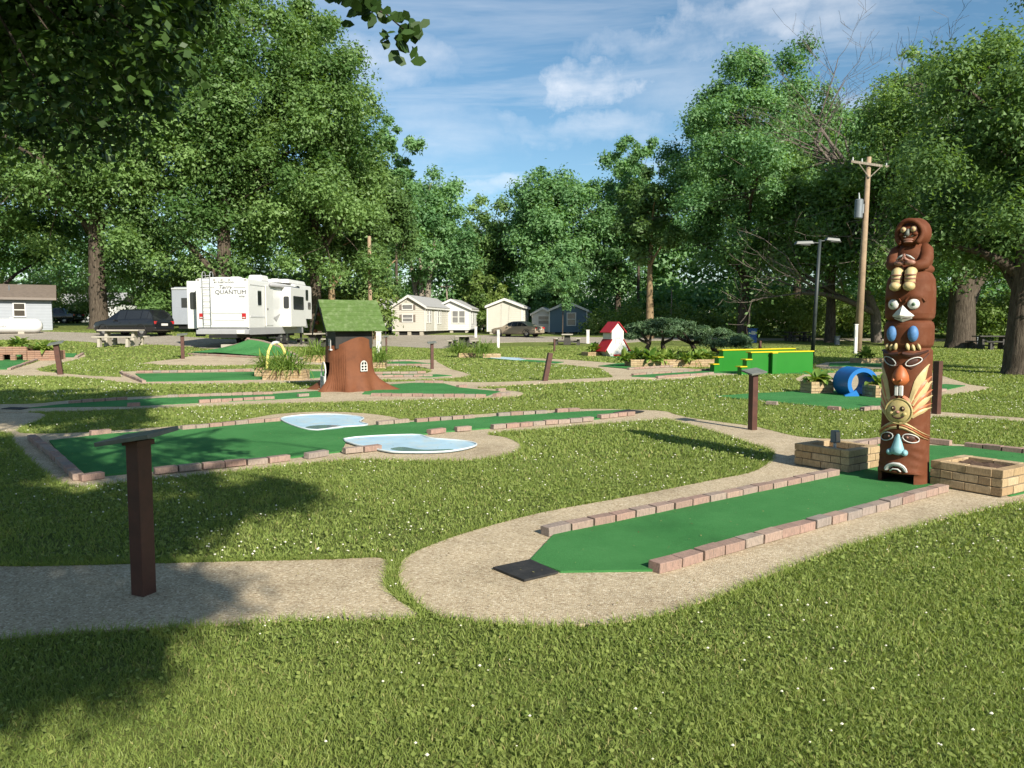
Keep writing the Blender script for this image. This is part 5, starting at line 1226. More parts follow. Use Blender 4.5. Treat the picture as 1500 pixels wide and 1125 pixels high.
cabin('white cabin with paired windows partly behind the cream shuttered cabin', q, R(-8), 4.2, 8, .30, 2.65, 3.6, 'sidingw', [(.45, 1.1, 2.35, .6), (1.2, 1.1, 2.35, .6)], sidewin=[(1.5, 1.1, 2.3, .6)])
q = at(739, 78)
cabin('plain cream cabin with a blank gable next to the tan sedan', q, R(-6), 3.5, 8, .25, 2.85, 3.55, 'siding', [], sidewin=[(1.0, 1.0, 2.4, .6), (2.6, 1.0, 2.4, .6)])
q = at(832, 80)
cabin('slate blue cabin with a pale grey side under a young tree', q, R(-8), 3.9, 7, .15, 2.45, 3.3, 'sidingb', [(.35, .9, 2.1, .8)], sidewin=[(2.5, 1.2, 2.1, .7)], siding2='sidingw', trim='sidingw')
q = at(795, 82)
cabin('small white cabin annex between the cream and the slate blue cabins', q, R(-8), 2.2, 5, .15, 2.1, 2.7, 'sidingw', [(.1, 1.0, 1.8, 1.1)])
def shed():
    p = at(24, 52); t = cabin('grey shed with a brown shingle roof behind the white gas tank', p, 0, 1, 1, 0, 1, 1.2, 'sidingg', []) if False else thing('shed', 'grey shed with a brown shingle roof behind the white gas tank', 'shed', p, R(30))
    m = MB(); siding_wall(m, (-5, 0, 0), (2.1, 0, 0), -.05, 2.25, (0, -1, 0)); m.build('wall', 'sidingg', t)
    m = MB(); siding_wall(m, (2.1, 0, 0), (2.1, 4.5, 0), -.05, 2.25, (1, 0, 0)); m.build('side_wall', 'sidingg', t)
    m = MB(); m.box((-1.45, 2.25, 1.1), (7.0, 4.4, 2.3)); m.build('core', 'sidingg', t)
    m = MB(); m.slab([(-5.3, -.4, 2.22), (2.4, -.4, 2.22), (2.4, 2.25, 3.15), (-5.3, 2.25, 3.15)][::-1], (0, -.02, .08)); m.slab([(-5.3, 2.25, 3.15), (2.4, 2.25, 3.15), (2.4, 4.9, 2.22), (-5.3, 4.9, 2.22)][::-1], (0, .02, .08)); m.build('roof', 'brownroof', t)
    m = MB(); m.box((-1.45, -.42, 2.17), (7.7, .05, .16)); m.build('fascia', 'shutter', t)
    m = MB(); m.box((.22, -.03, 1.42), (.62, .06, .86)); w = m.build('window', 'glass', t)
    for (x, z, sx, sz) in ((.22, 1.87, .74, .07), (.22, .97, .74, .07), (-.12, 1.42, .07, .83), (.56, 1.42, .07, .83), (.22, 1.42, .60, .06)): m = MB(); m.box((x, -.06, z), (sx, .05, sz)); m.build('frame', 'white', w)
    m = MB(); m.tube([(-.35, .9, 2.6), (-.35, .9, 3.1)], .04, 8); m.build('vent_pipe', 'galv', t)
shed()
def gas_tank():
    p = at(2, 49.0); t = thing('gas_tank', 'long white gas tank lying in front of the grey shed', 'gas tank', p, R(14))
    m = MB(); n = 24; pr = [(-3.3, 0), (-3.25, .25), (-3.1, .40), (-2.9, .46), (1.95, .46), (2.15, .40), (2.30, .25), (2.35, 0)]
    for x, r in pr:
        for j in range(n): q = 2 * math.pi * j / n; m.v.append((x, r * math.cos(q), .52 + r * math.sin(q)))
    for i in range(len(pr) - 1):
        for j in range(n): a = i * n + j; b = i * n + (j + 1) % n; m.f.append((a, b, b + n, a + n)); m.m.append(0)
    m.build('tank', 'rvwhite', t, True)
    for x in (-2.2, 1.2): m = MB(); m.box((x, 0, .05), (.35, .6, .22)); m.build('saddle', 'table', t)
    m = MB(); m.tube([(.6, 0, .95), (.6, 0, 1.08)], .12, 12); m.build('valve_dome', 'white', t)
    text_mesh('lettering', 'eGas', .26, 'rvgrey', t, Matrix.Translation((.12, -.47, .45)) @ Matrix.Rotation(math.pi / 2, 4, 'X'), .3, .012, 'CENTER', 1.2)
gas_tank()
def far_house():
    p = at(120, 95, -.6); t = thing('house', 'white house far beyond the maple trunk', 'house', p, R(-4))
    m = MB(); m.box((0, 3, 1.3), (9, 6, 2.9)); m.build('wall', 'sidingw', t)
    for x in (-3, -.5, 2.6): m = MB(); m.box((x, -.02, 1.5), (.9, .06, 1.1)); m.build('window', 'glass', t)
    m = MB(); m.slab([(-4.8, -.3, 2.7), (4.8, -.3, 2.7), (4.8, 3, 4.2), (-4.8, 3, 4.2)][::-1], (0, 0, .12)); m.slab([(-4.8, 3, 4.2), (4.8, 3, 4.2), (4.8, 6.3, 2.7), (-4.8, 6.3, 2.7)][::-1], (0, 0, .12)); m.build('roof', 'shingle', t)
far_house()

# ------------------------------------------------------------------ picnic tables, markers, poles
def picnic_table(u, v, y, rz, label, legs='tableleg', s=1.0, top='table'):
    p = D(u, v, y); p.z = lz(p.x, y); t = thing('picnic_table', label, 'picnic table', p, rz, 'picnic tables')
    m = MB(); m.box((0, 0, .74 * s), (1.85 * s, .78 * s, .075)); m.build('table_top', top, t, bevel=.02)
    for sg in (-1, 1):
        m = MB(); m.box((0, sg * .80 * s, .44 * s), (1.85 * s, .32 * s, .07)); m.build('bench', top, t, bevel=.02)
        m = MB(); m.box((sg * .6 * s, 0, .36 * s), (.16, .5 * s, .70 * s), top=.7); m.build('leg', legs, t)
        for e in (-1, 1): m = MB(); m.box((sg * .62 * s, e * .80 * s, .20 * s), (.14, .24 * s, .42 * s), top=.75); m.build('bench_leg', legs, t)
        m = MB(); m.box((sg * .62 * s, 0, .24 * s), (.09, 1.5 * s, .09)); m.build('cross_beam', legs, t)
    return t
picnic_table(178, 506, 37.5, R(4), 'pale concrete picnic table beside the black car', 'table', 1.05)
picnic_table(680, 506, 51, R(80), 'pale topped picnic table with dark legs behind the daylily boxes')
picnic_table(831, 502.5, 56, R(84), 'pale topped picnic table with dark legs in front of the slate blue cabin')
picnic_table(462, 496, 46, R(85), 'dark legged picnic table between the white trailer and the stump house')
picnic_table(1168, 497, 62, R(5), 'dark picnic table under the trees behind the lamp post', 'tableleg', 1.0, 'tableleg')
picnic_table(1318, 500, 56, R(5), 'dark picnic table in shade behind the wooden utility pole', 'tableleg', 1.0, 'tableleg')
picnic_table(1452, 505, 48, R(3), 'dark picnic table in shade behind the near tree trunk', 'tableleg', 1.1, 'tableleg')
def marker(u, vtop, vbot, y, label, w=.22, mat='white', cap=True, name='utility_pedestal'):
    p = D(u, vbot, y); p.z = lz(p.x, y); h = max(.4, D(u, vtop, y).z - p.z); t = thing(name, label, 'utility post', p, 0, 'campsite utility posts')
    m = MB(); m.box((0, 0, h / 2), (w, w * .8, h)); m.build('post', mat, t, bevel=.01)
    if cap: m = MB(); m.box((0, 0, h + .02), (w * 1.25, w * 1.05, .05)); m.build('cap', mat, t, bevel=.01)
    m = MB(); m.box((0, -w * .42, h * .72), (w * .6, .02, h * .25)); m.build('meter_door', 'grey', t)
marker(555, 486, 504, 42, 'thick white utility post touching the eave of the stump house', .26)
marker(697, 479, 488, 70, 'white utility post between the white and the plain cream cabins', .22)
marker(730, 484, 505, 50, 'tall white utility post in front of the tan sedan', .17)
marker(861, 484, 502, 58, 'white utility post in front of the slate blue cabin', .22)
marker(1226, 493, 503, 56, 'grey utility box on the lawn behind the lamp post', .30, 'galv')
marker(1253, 476, 517, 42, 'slim pale utility post hugging the wooden utility pole', .16, 'white')
marker(1301, 516, 528, 33, 'short white stake in the low brick bed', .10, 'white', False)
marker(1433, 495, 507, 50, 'grey utility box in shade by the dark picnic table', .30, 'galv')
marker(1102, 482, 497, 60, 'blue rubbish barrel under the trees beside the juniper', .55, 'bin', name='rubbish_barrel')

def utility_pole():
    p = G(1256, 517); y = p.y; H = D(1268, 230, y).z - p.z; t = thing('utility_pole', 'leaning wooden utility pole with cross arm and grey transformer', 'utility pole', p, 0); t.rotation_euler = (0, R(1.4), 0)
    m = MB(); m.tube([(0, 0, -.1), (0, 0, H * .5), (0, 0, H)], [.21, .17, .12], 14); m.build('pole', 'pole', t, True)
    m = MB(); m.box((0, -.16, H - .42), (2.1, .10, .13), ry=.12); a = m.build('cross_arm', 'barkpale', t)
    for s in (-1, 1):
        m = MB(); m.tube([(s * .62, -.17, H - .46 - s * .07), (0, -.17, H - 1.15)], .03, 6); m.build('brace', 'barkpale', t)
    for x in (-.95, -.45, .9): m = MB(); m.tube([(x, -.16, H - .36 - x * .12), (x, -.16, H - .18 - x * .12)], [.05, .035], 8); m.build('insulator', 'grey', a)
    m = MB(); m.tube([(-.42, -.05, H - 3.35), (-.42, -.05, H - 3.30), (-.42, -.05, H - 2.35), (-.42, -.05, H - 2.30)], [.18, .22, .22, .18], 16); tr = m.build('transformer', 'galv', t, auto=.6)
    m = MB(); m.tube([(-.42, -.05, H - 2.3), (-.46, -.05, H - 1.95)], [.05, .03], 8); m.build('bushing', 'grey', tr)
    m = MB(); m.box((-.20, -.02, H - 2.8), (.25, .08, .5)); m.build('bracket', 'galv', t)
    return D(1252, 233, y), D(1280, 238, y)
WA, WB = utility_pole()
def lamp_post():
    p = G(1190, 522); y = p.y; H = D(1199, 351, y).z - p.z; t = thing('lamp_post', 'dark lamp post with two flat grey lamp heads', 'lamp post', p, 0); t.rotation_euler = (0, R(2.0), 0)
    m = MB(); m.tube([(0, 0, -.1), (0, 0, H)], [.10, .075], 12); m.build('pole', 'lamp', t, True)
    for s in (-1, 1):
        m = MB(); m.tube([(0, 0, H - .12 + .05 * s), (s * .32, 0, H - .10 + .06 * s)], .035, 8); m.build('arm', 'lamp', t)
        m = MB(); m.box((s * (.78 if s < 0 else .62), 0, H - .08 + .10 * s), (.95 if s < 0 else .75, .36, .17), ry=.06 * s, top=.8); h = m.build('lamp_head', 'lamphead', t, bevel=.03)
        m = MB(); m.box((s * .75, 0, H - .185 + .10 * s), (.5, .28, .03)); m.build('lens', 'paleglass', h)
lamp_post()
def plain_pole(u, vt, vb, y, label, r=.11, arm=False, mat='pole', name='utility_pole'):
    p = D(u, vb, y); p.z = lz(p.x, y); H = D(u, vt, y).z - p.z; t = thing(name, label, 'utility pole', p, 0)
    m = MB(); m.tube([(0, 0, -.1), (0, 0, H)], [r, r * .75], 10); m.build('pole', mat, t, True)
    if arm: m = MB(); m.box((0, -.1, H - .3), (1.5, .1, .12)); m.build('cross_arm', mat, t)
    return p, H
plain_pole(543, 346, 500, 56, 'bare wooden pole rising behind the stump house roof', .16)
plain_pole(655, 416, 486, 92, 'small pale far pole with a cross arm behind the cabins', .13, True, 'barkpale')
plain_pole(983, 422, 492, 75, 'slim pale pole in front of the woods behind the juniper', .08, False, 'barkpale')
def wire(a, b, sag, label):
    t = MB(); n = 16; t.tube([a.lerp(b, i / n) - Vector((0, 0, sag * 4 * (i / n) * (1 - i / n))) for i in range(n + 1)], .012, 5); tag(t.build('power_line', 'wire'), label, 'power line', 'power lines')
wire(WA, D(640, 372, 92), 1.2, 'upper power line running from the cross arm of the leaning pole')
wire(D(1246, 300, WA.y), D(655, 418, 92), 1.0, 'lower power line running from the transformer to the far pole')
wire(WB, D(1900, 120, 40), .6, 'power line leaving the cross arm towards the near tree')

# ================================================================== TREES
def crown_leaves(clumps, nleaf, ls, rng, droop=.25, flat=.75, updir=.45, shell=.5):
    """leaves through the clumps: (centre, radius); returns positions, normals, sizes, tints"""
    C = np.array([c for c, r in clumps]); Rr = np.array([r for c, r in clumps]); w = Rr ** 2; w = w / w.sum()
    k = rng.choice(len(clumps), nleaf, p=w); d = unit(rng.normal(size=(nleaf, 3))); d[:, 2] = np.where(rng.random(nleaf) < .55, np.abs(d[:, 2]), d[:, 2])
    rad = shell + (1 - shell) * rng.random(nleaf) ** .5; rad *= 1 + .30 * rng.normal(size=nleaf)
    off = d * rad[:, None] * Rr[k][:, None]; off[:, 2] *= flat
    off[:, 2] -= droop * (off[:, 0] ** 2 + off[:, 1] ** 2) / Rr[k]
    p = C[k] + off; n = unit(d * .7 + np.array([0, 0, updir]) + rng.normal(size=(nleaf, 3)) * .55)
    tone = rng.normal(.48, .22, len(clumps)); tint = np.clip(tone[k] + rng.normal(0, .16, nleaf), 0, 1)
    return p, n, ls * rng.uniform(.65, 1.3, nleaf), tint
def tree(name, label, base, H, Rc, cb, tr, nclump, nleaf, ls, mat, seed, bark='bark', lean=(0, 0), group=None, limbs=9, cz=1.0, rcl=(.17, .30), trunk_to=.8, stems=1, off=(0, 0), env=None, flat=.95, ysq=1.0, shell=.22, droop=.12, fine=True):
    rng = np.random.default_rng(seed); rnd = random.Random(seed); base = Vector(base); t = thing(name, label, 'tree', base, 0, group)
    c0 = np.array([off[0] + lean[0] * .6, off[1] + lean[1] * .6, H * (cb + 1) / 2]); ax = np.array([Rc, Rc * ysq, H * (1 - cb) / 2])
    ph = rng.uniform(0, 6.28, 6); clumps = []
    while len(clumps) < nclump:
        d = rng.normal(size=3); d /= np.linalg.norm(d)
        az = math.atan2(d[1], d[0]); e = 1 + .16 * math.sin(2 * az + ph[0]) + .13 * math.sin(3 * az + ph[1] + 2 * d[2]) + .15 * math.sin(4 * d[2] + ph[2] + az)
        r = rng.random() ** .40 * e * .86
        p = c0 + d * ax * r
        if env:    # outline: width factor by height
            f = (p[2] - H * cb) / (H * (1 - cb)); s = np.interp(f, [a for a, b in env], [b for a, b in env]); p[0] = c0[0] + (p[0] - c0[0]) * s; p[1] = c0[1] + (p[1] - c0[1]) * s
        if p[2] < H * cb * .9: continue
        clumps.append((p, Rc * rng.uniform(*rcl) * (1.0 - .25 * max(0, d[2]))))
    # trunk(s)
    m = MB(); tops = []
    for s_ in range(stems):
        sp = (rnd.uniform(-.5, .5) * (stems > 1), rnd.uniform(-.4, .4) * (stems > 1)); fan = ((s_ - (stems - 1) / 2) * .16 * H * .4, rnd.uniform(-.5, .5)) if stems > 1 else (0, 0)
        pts = []; rr = []
        for i in range(9):
            f = i / 8; w = .012 * H * math.sin(f * 5 + seed + s_)
            pts.append(Vector((sp[0] + (lean[0] + fan[0]) * f + w * f, sp[1] + (lean[1] + fan[1]) * f + w * .6 * f, -.2 + (H * trunk_to + .2) * f))); rr.append(tr * (1 - .86 * f ** 1.1) * (1 + .55 * math.exp(-f * 22)))
        if stems == 1:   # root flare
            pts.insert(1, pts[0].lerp(pts[1], .12)); rr.insert(1, tr * 1.12)
            pts.insert(2, pts[0].lerp(pts[2], .35)); rr.insert(2, tr * 1.0); rr[0] = tr * 1.75
        m.tube(pts, rr, 14, caps=False); tops.append((pts, rr))
    # limbs to clumps
    order = sorted(range(nclump), key=lambda i: -np.hypot(*(clumps[i][0][:2] - c0[:2]))); step = max(1, nclump // max(1, limbs)); main = []
    lm = m
    def trunk_at(z):
        pts, rr = rnd.choice(tops)
        for a, b, ra, rb in zip(pts[:-1], pts[1:], rr[:-1], rr[1:]):
            if a.z <= z <= b.z: f = (z - a.z) / max(b.z - a.z, 1e-6); return a.lerp(b, f), ra + (rb - ra) * f
        return pts[-1], rr[-1]
    for i in order[::step][:limbs]:
        c = Vector(clumps[i][0]); hd = math.hypot(c.x, c.y); z = max(H * cb * .55, min(H * trunk_to * .9, c.z - hd * rnd.uniform(.5, .95))); a, ra = trunk_at(z)
        mid = a.lerp(c, .5) + Vector((0, 0, hd * .08)) + Vector((rnd.uniform(-1, 1), rnd.uniform(-1, 1), 0)) * hd * .06
        pts = [a, a.lerp(mid, .5) + Vector((0, 0, hd * .03)), mid, mid.lerp(c, .55), c]; r0 = min(ra * .6, tr * .42); lm.tube(pts, [r0, r0 * .8, r0 * .6, r0 * .38, r0 * .12], 8, caps=False); main.append(pts)
    for i in range(nclump):
        if rnd.random() > .6 or not main: continue
        c = Vector(clumps[i][0]); bp = min((p for pts in main for p in pts[1:4]), key=lambda p: (p - c).length); r0 = tr * .09
        lm.tube([bp, bp.lerp(c, .5) + Vector((0, 0, .15)), c], [r0, r0 * .7, r0 * .2], 5, caps=False)
    m.build('trunk', bark, t, True)
    if fine: nleaf, ls = int(nleaf * 1.95), ls * .72
    p, n, s, ti = crown_leaves(clumps, nleaf, ls, rng, flat=flat, shell=shell, droop=droop)
    if fine: raw_mesh('crown', leaf_tris(p, n, s, rng), None, mat, ti, t, 3)
    else: raw_mesh('crown', leaf_quads(p, n, s, rng), None, mat, ti, t)
    return t
def tree_at(u, y, dz=0): p = D(u, 480, y); return (p.x, y, lz(p.x, y) + dz)
GB = 'trees round the campground'
# ---- left: the big maples behind the trailer
tree('maple_tree', 'huge dark maple with a thick trunk beside the black car', tree_at(146, 55), 27, 11.0, .075, .62, 170, 66000, .22, 'leaf_maple', 11, group=GB, rcl=(.11, .21), ysq=.75, env=[(0, 1.9), (.12, 1.35), (.35, 1.05), (.7, 1), (1, .9)])
tree('maple_tree', 'tall broad maple rising right behind the white trailer', tree_at(330, 54), 28, 9.0, .06, .55, 165, 60000, .21, 'leaf_maple', 12, group=GB, rcl=(.11, .22), ysq=.7, env=[(0, 1.8), (.12, 1.3), (.5, 1), (.8, .8), (1, .45)])
tree('maple_tree', 'tall maple with a tapering crown between the white trailer and the bare pole', tree_at(462, 58), 25.5, 7.2, .06, .45, 125, 44000, .21, 'leaf_maple', 13, group=GB, rcl=(.13, .24), env=[(0, 1.9), (.15, 1.35), (.45, 1), (.75, .62), (1, .22)])
tree('maple_tree', 'leafy maple hanging low over the grey shed', tree_at(-20, 62), 22, 9.5, .12, .5, 120, 38000, .24, 'leaf_maple', 14, group=GB, rcl=(.12, .22), env=[(0, 1.8), (.15, 1.3), (.5, 1), (1, .8)])
tree('young_tree', 'slender olive green tree standing behind the bare wooden pole', tree_at(552, 66), 17.5, 4.3, .12, .26, 60, 16000, .25, 'leaf_yellow', 15, 'barktan', group=GB, env=[(0, 1), (.5, .95), (1, .3)])
tree('airy_tree', 'airy sparse tree poking above its neighbours beside the stump house roof', tree_at(583, 78), 22.5, 3.2, .30, .2, 40, 5200, .27, 'leaf_cool', 16, group=GB, shell=.3, rcl=(.16, .26))
tree('vine_trunk_tree', 'rust brown trunked tree with a thin crown just behind the white trailer', tree_at(487, 60), 15, 3.2, .30, .34, 34, 9000, .24, 'leaf_yellow', 17, 'barktan', group=GB)
# ---- centre
tree('pale_trunk_tree', 'rounded tree with several pale stems behind the cabins', tree_at(622, 92), 20.0, 7.4, .26, .42, 80, 22000, .33, 'leaf_cool', 21, 'barkpale', group=GB, stems=4, trunk_to=.7)
tree('dark_tree', 'dark low tree in the gap behind the plain cream cabin', tree_at(722, 110), 19.5, 6.5, .12, .4, 60, 15000, .36, 'leaf_maple', 22, group=GB)
tree('round_tree', 'bright green broad tree towering behind the slate blue cabin', tree_at(815, 100), 23.5, 8.3, .12, .5, 100, 28000, .34, 'leaf_cool', 23, group=GB, env=[(0, 1), (.6, .95), (1, .5)])
tree('round_tree', 'green tree between the slate blue cabin and the tall maple', tree_at(905, 102), 24.5, 6.0, .12, .42, 70, 18000, .34, 'leaf_cool', 24, group=GB, env=[(0, 1), (.6, .9), (1, .35)])
tree('young_tree', 'small young tree planted on the lawn before the slate blue cabin', tree_at(824, 66), 7.0, 1.9, .36, .05, 26, 3400, .17, 'leaf_cool', 25, group=GB, trunk_to=.95)
tree('shrub_tree', 'low bushy tree beside the white cabin with paired windows', tree_at(708, 90), 7.0, 3.0, .04, .12, 36, 7000, .28, 'leaf_bush', 26, group=GB)
tree('shrub_tree', 'low bushy tree behind the plain cream cabin', tree_at(775, 94), 7.6, 3.0, .04, .12, 36, 7000, .28, 'leaf_cool', 27, group=GB)
tree('topped_tree', 'tan topped trunk with a wispy crown behind the juniper', tree_at(952, 68), 16.0, 3.4, .36, .36, 30, 5200, .26, 'leaf_yellow', 28, 'barktan', group=GB, shell=.3)
tree('airy_tree', 'thin airy tree top showing between the centre trees', tree_at(935, 96), 27.0, 3.2, .35, .22, 34, 3600, .30, 'leaf_cool', 29, group=GB, shell=.3)
# ---- right of centre
tree('maple_tree', 'tall silver maple with feathery top standing behind the green walls', tree_at(1088, 66), 24.5, 8.0, .16, .48, 150, 54000, .215, 'leaf_cool', 31, group=GB, rcl=(.11, .21), env=[(0, 1.3), (.5, 1), (.75, .8), (1, .35)], off=(-.8, 0), limbs=12)
tree('maple_tree', 'second silver maple leaning behind the lamp post', tree_at(1165, 72), 26.5, 7.2, .24, .42, 110, 36000, .25, 'leaf_cool', 32, group=GB, env=[(0, 1), (.6, .9), (1, .4)])
tree('oak_tree', 'dark tree with a straight trunk seen between lamp post and utility pole', tree_at(1216, 60), 15, 6.0, .22, .42, 80, 22000, .26, 'leaf_maple', 33, group=GB, limbs=12)
tree('oak_tree', 'thick trunked dark tree standing right behind the totem pole', tree_at(1408, 50), 20.5, 7.8, .17, .85, 130, 44000, .20, 'leaf_maple', 34, group=GB, limbs=12, rcl=(.14, .25), off=(.6, 1.0))
tree('hackberry_tree', 'near tree with furrowed grey trunk and low hanging leafy branches', tree_at(1497, 24.5), 12.0, 4.9, .15, .50, 130, 56000, .115, 'leaf_yellow', 35, group=GB, limbs=14, rcl=(.13, .24), off=(.9, .6), lean=(.4, .2))
tree('tall_tree', 'tall green tree filling the sky above the totem pole', tree_at(1330, 78), 29.0, 8.0, .18, .5, 90, 22000, .30, 'leaf_maple', 36, group=GB, env=[(0, 1), (.6, 1), (1, .5)])
tree('tall_tree', 'large tree at the wood edge beyond the near furrowed trunk', tree_at(1590, 60), 24.0, 9.0, .10, .5, 90, 26000, .28, 'leaf_maple', 37, group=GB)

def bare_tree(u, y, H, label, seed, leafy=3500):
    rnd = random.Random(seed); b = Vector(tree_at(u, y)); t = thing('bare_tree', label, 'tree', b, 0, GB); m = MB(); tw = MB(); tips = []
    def grow(p, d, l, r, lev):
        n = 4; pts = [p]; rr = [r]; q = p; dd = d.copy()
        for i in range(n):
            dd = (dd + Vector((rnd.gauss(0, .13), rnd.gauss(0, .13), rnd.gauss(.03, .09)))).normalized(); q = q + dd * (l / n); pts.append(q); rr.append(max(.011, r * (1 - .5 * (i + 1) / n)))
        (m if lev < 2 else tw).tube(pts, rr, 9 if lev < 2 else (5 if lev == 2 else 3), caps=False)
        if lev >= 5 or l < .5: tips.append(q); return
        k = rnd.choice((3, 3, 4)) if lev < 4 else rnd.choice((2, 3, 3))
        for j in range(k):
            f = rnd.uniform(.35, 1) if j else 1.0; a = pts[min(n, int(f * n))]; ax = Vector((rnd.gauss(0, 1), rnd.gauss(0, 1), rnd.gauss(0, .5))).normalized()
            nd = (dd * rnd.uniform(.6, 1) + ax * rnd.uniform(.55, .95)).normalized(); grow(a, nd, l * rnd.uniform(.55, .74), rr[min(n, int(f * n))] * rnd.uniform(.5, .7), lev + 1)
    grow(Vector((0, 0, -.2)), Vector((0, 0, 1)), H * .36, .42, 0)
    for k in range(6): q = rnd.uniform(0, 6.28); grow(Vector((0, 0, H * rnd.uniform(.34, .46))), Vector((math.cos(q), math.sin(q) * .6, .9)).normalized(), H * .27, .2, 1)
    m.build('trunk', 'twig', t, True); tw.build('bare_twigs', 'twig', t)
    rng = np.random.default_rng(seed); T = np.array([list(x) for x in tips]); k = rng.integers(0, len(T), leafy); p = T[k] + rng.normal(size=(leafy, 3)) * .5
    low = p[:, 2] < H * .60; p = p[low]; raw_mesh('crown', leaf_quads(p, unit(rng.normal(size=p.shape)), rng.uniform(.09, .17, len(p)), rng), None, 'leaf_yellow', rng.random(len(p)), t)
bare_tree(1285, 60, 27.5, 'half dead tree with a haze of bare twigs above the utility pole', 5)
bare_tree(1420, 62, 27, 'bare grey branched tree top against the sky beyond the totem pole', 9, 2500)

# ---- woods and undergrowth that read as one mass
def mass(name, label, cat, spans, n, ls, mat, seed, flat=.8):
    """spans: (u0, u1, y, h0, h1): leafy bank between two bearings"""
    rng = np.random.default_rng(seed); clumps = []
    for (u0, u1, y, h, cnt, r) in spans:
        for i in range(cnt):
            u = u0 + (u1 - u0) * (i + rng.random()) / cnt; yy = y + rng.uniform(-4, 5); p = D(u, 480, yy); hh = h * (.75 + .35 * rng.random()) * rng.random() ** .6
            clumps.append((np.array([p.x, yy, lz(p.x, yy) + hh]), r * rng.uniform(.7, 1.3)))
    p, nn, s, ti = crown_leaves(clumps, n, ls, rng, flat=flat); o = raw_mesh(name, leaf_tris(p, nn, s, rng), None, mat, ti, None, 3); tag(o, label, cat, kind='stuff')
mass('far_woods', 'deep green woods closing off the campground', 'woods', [(-300, 60, 96, 12, 90, 2.3), (-300, 60, 90, 4, 50, 1.8), (60, 560, 112, 15, 90, 2.6), (60, 560, 104, 5, 90, 1.9), (540, 1000, 125, 14, 110, 2.6), (540, 1000, 112, 5, 110, 1.9), (950, 1300, 100, 17, 100, 2.5), (950, 1300, 90, 5, 90, 1.8), (1250, 1800, 92, 16, 120, 2.4), (1250, 1800, 84, 5, 110, 1.8)], 180000, .36, 'leaf_cool', 51)
mass('undergrowth', 'sunlit weedy undergrowth along the wood edge', 'undergrowth', [(860, 1120, 78, 2.6, 46, 1.2), (1100, 1480, 70, 3.6, 110, 1.2), (1440, 1800, 62, 3.2, 60, 1.2), (-250, 160, 80, 4.5, 90, 1.4), (200, 560, 68, 5.0, 110, 1.4)], 130000, .17, 'leaf_bush', 52)

# ---- spreading juniper over the hosta bed
def juniper():
    y = 42.0; b = at(1000, y); t = thing('juniper_tree', 'wide flat topped juniper with twisted dark stems behind the hosta bed', 'tree', b, 0); rng = np.random.default_rng(61); rnd = random.Random(61)
    loc = lambda u, v, dy=0: D(u, v, y + dy) - b
    for (u, tops) in ((948, [(925, 488), (955, 482), (935, 478)]), (972, [(968, 480), (990, 484)]), (1010, [(1000, 486), (1040, 490), (985, 482)]), (1046, [(1062, 496), (1080, 492), (1040, 485)])):
        m = MB(); f = loc(u + rnd.uniform(-8, 8), 514, rnd.uniform(-.3, .3)); f.z = -.05; k = loc(u, 503) + Vector((rnd.uniform(-.2, .2), 0, 0)); m.tube([f, f.lerp(k, .6) + Vector((rnd.uniform(-.2, .2), 0, 0)), k], [.16, .13, .11], 9)
        for (a, v) in tops: e = loc(a, v, rnd.uniform(-.8, .8)); m.tube([k, k.lerp(e, .5) + Vector((rnd.uniform(-.15, .15), rnd.uniform(-.2, .2), -.12)), e], [.10, .07, .03], 7)
        m.build('stem', 'bark', t, True)
    cl = []
    for i in range(80):
        u = rnd.uniform(920, 1092); f = (u - 920) / 172; top = np.interp(u, [920, 940, 975, 1010, 1050, 1092], [478, 470, 467, 471, 480, 492]); th = np.interp(u, [920, 950, 1050, 1092], [17, 20, 26, 14])
        v = top + th * rnd.random() ** 1.3; cl.append((np.array(loc(u, v + 2, rnd.uniform(-1.4, 1.4))), rnd.uniform(.26, .46)))
    p, n, s, ti = crown_leaves(cl, 30000, .075, rng, droop=.1, flat=.45, updir=.6); raw_mesh('crown', leaf_quads(p, n, s * 1.3, rng, .22), None, 'juniper', ti, t)
juniper()

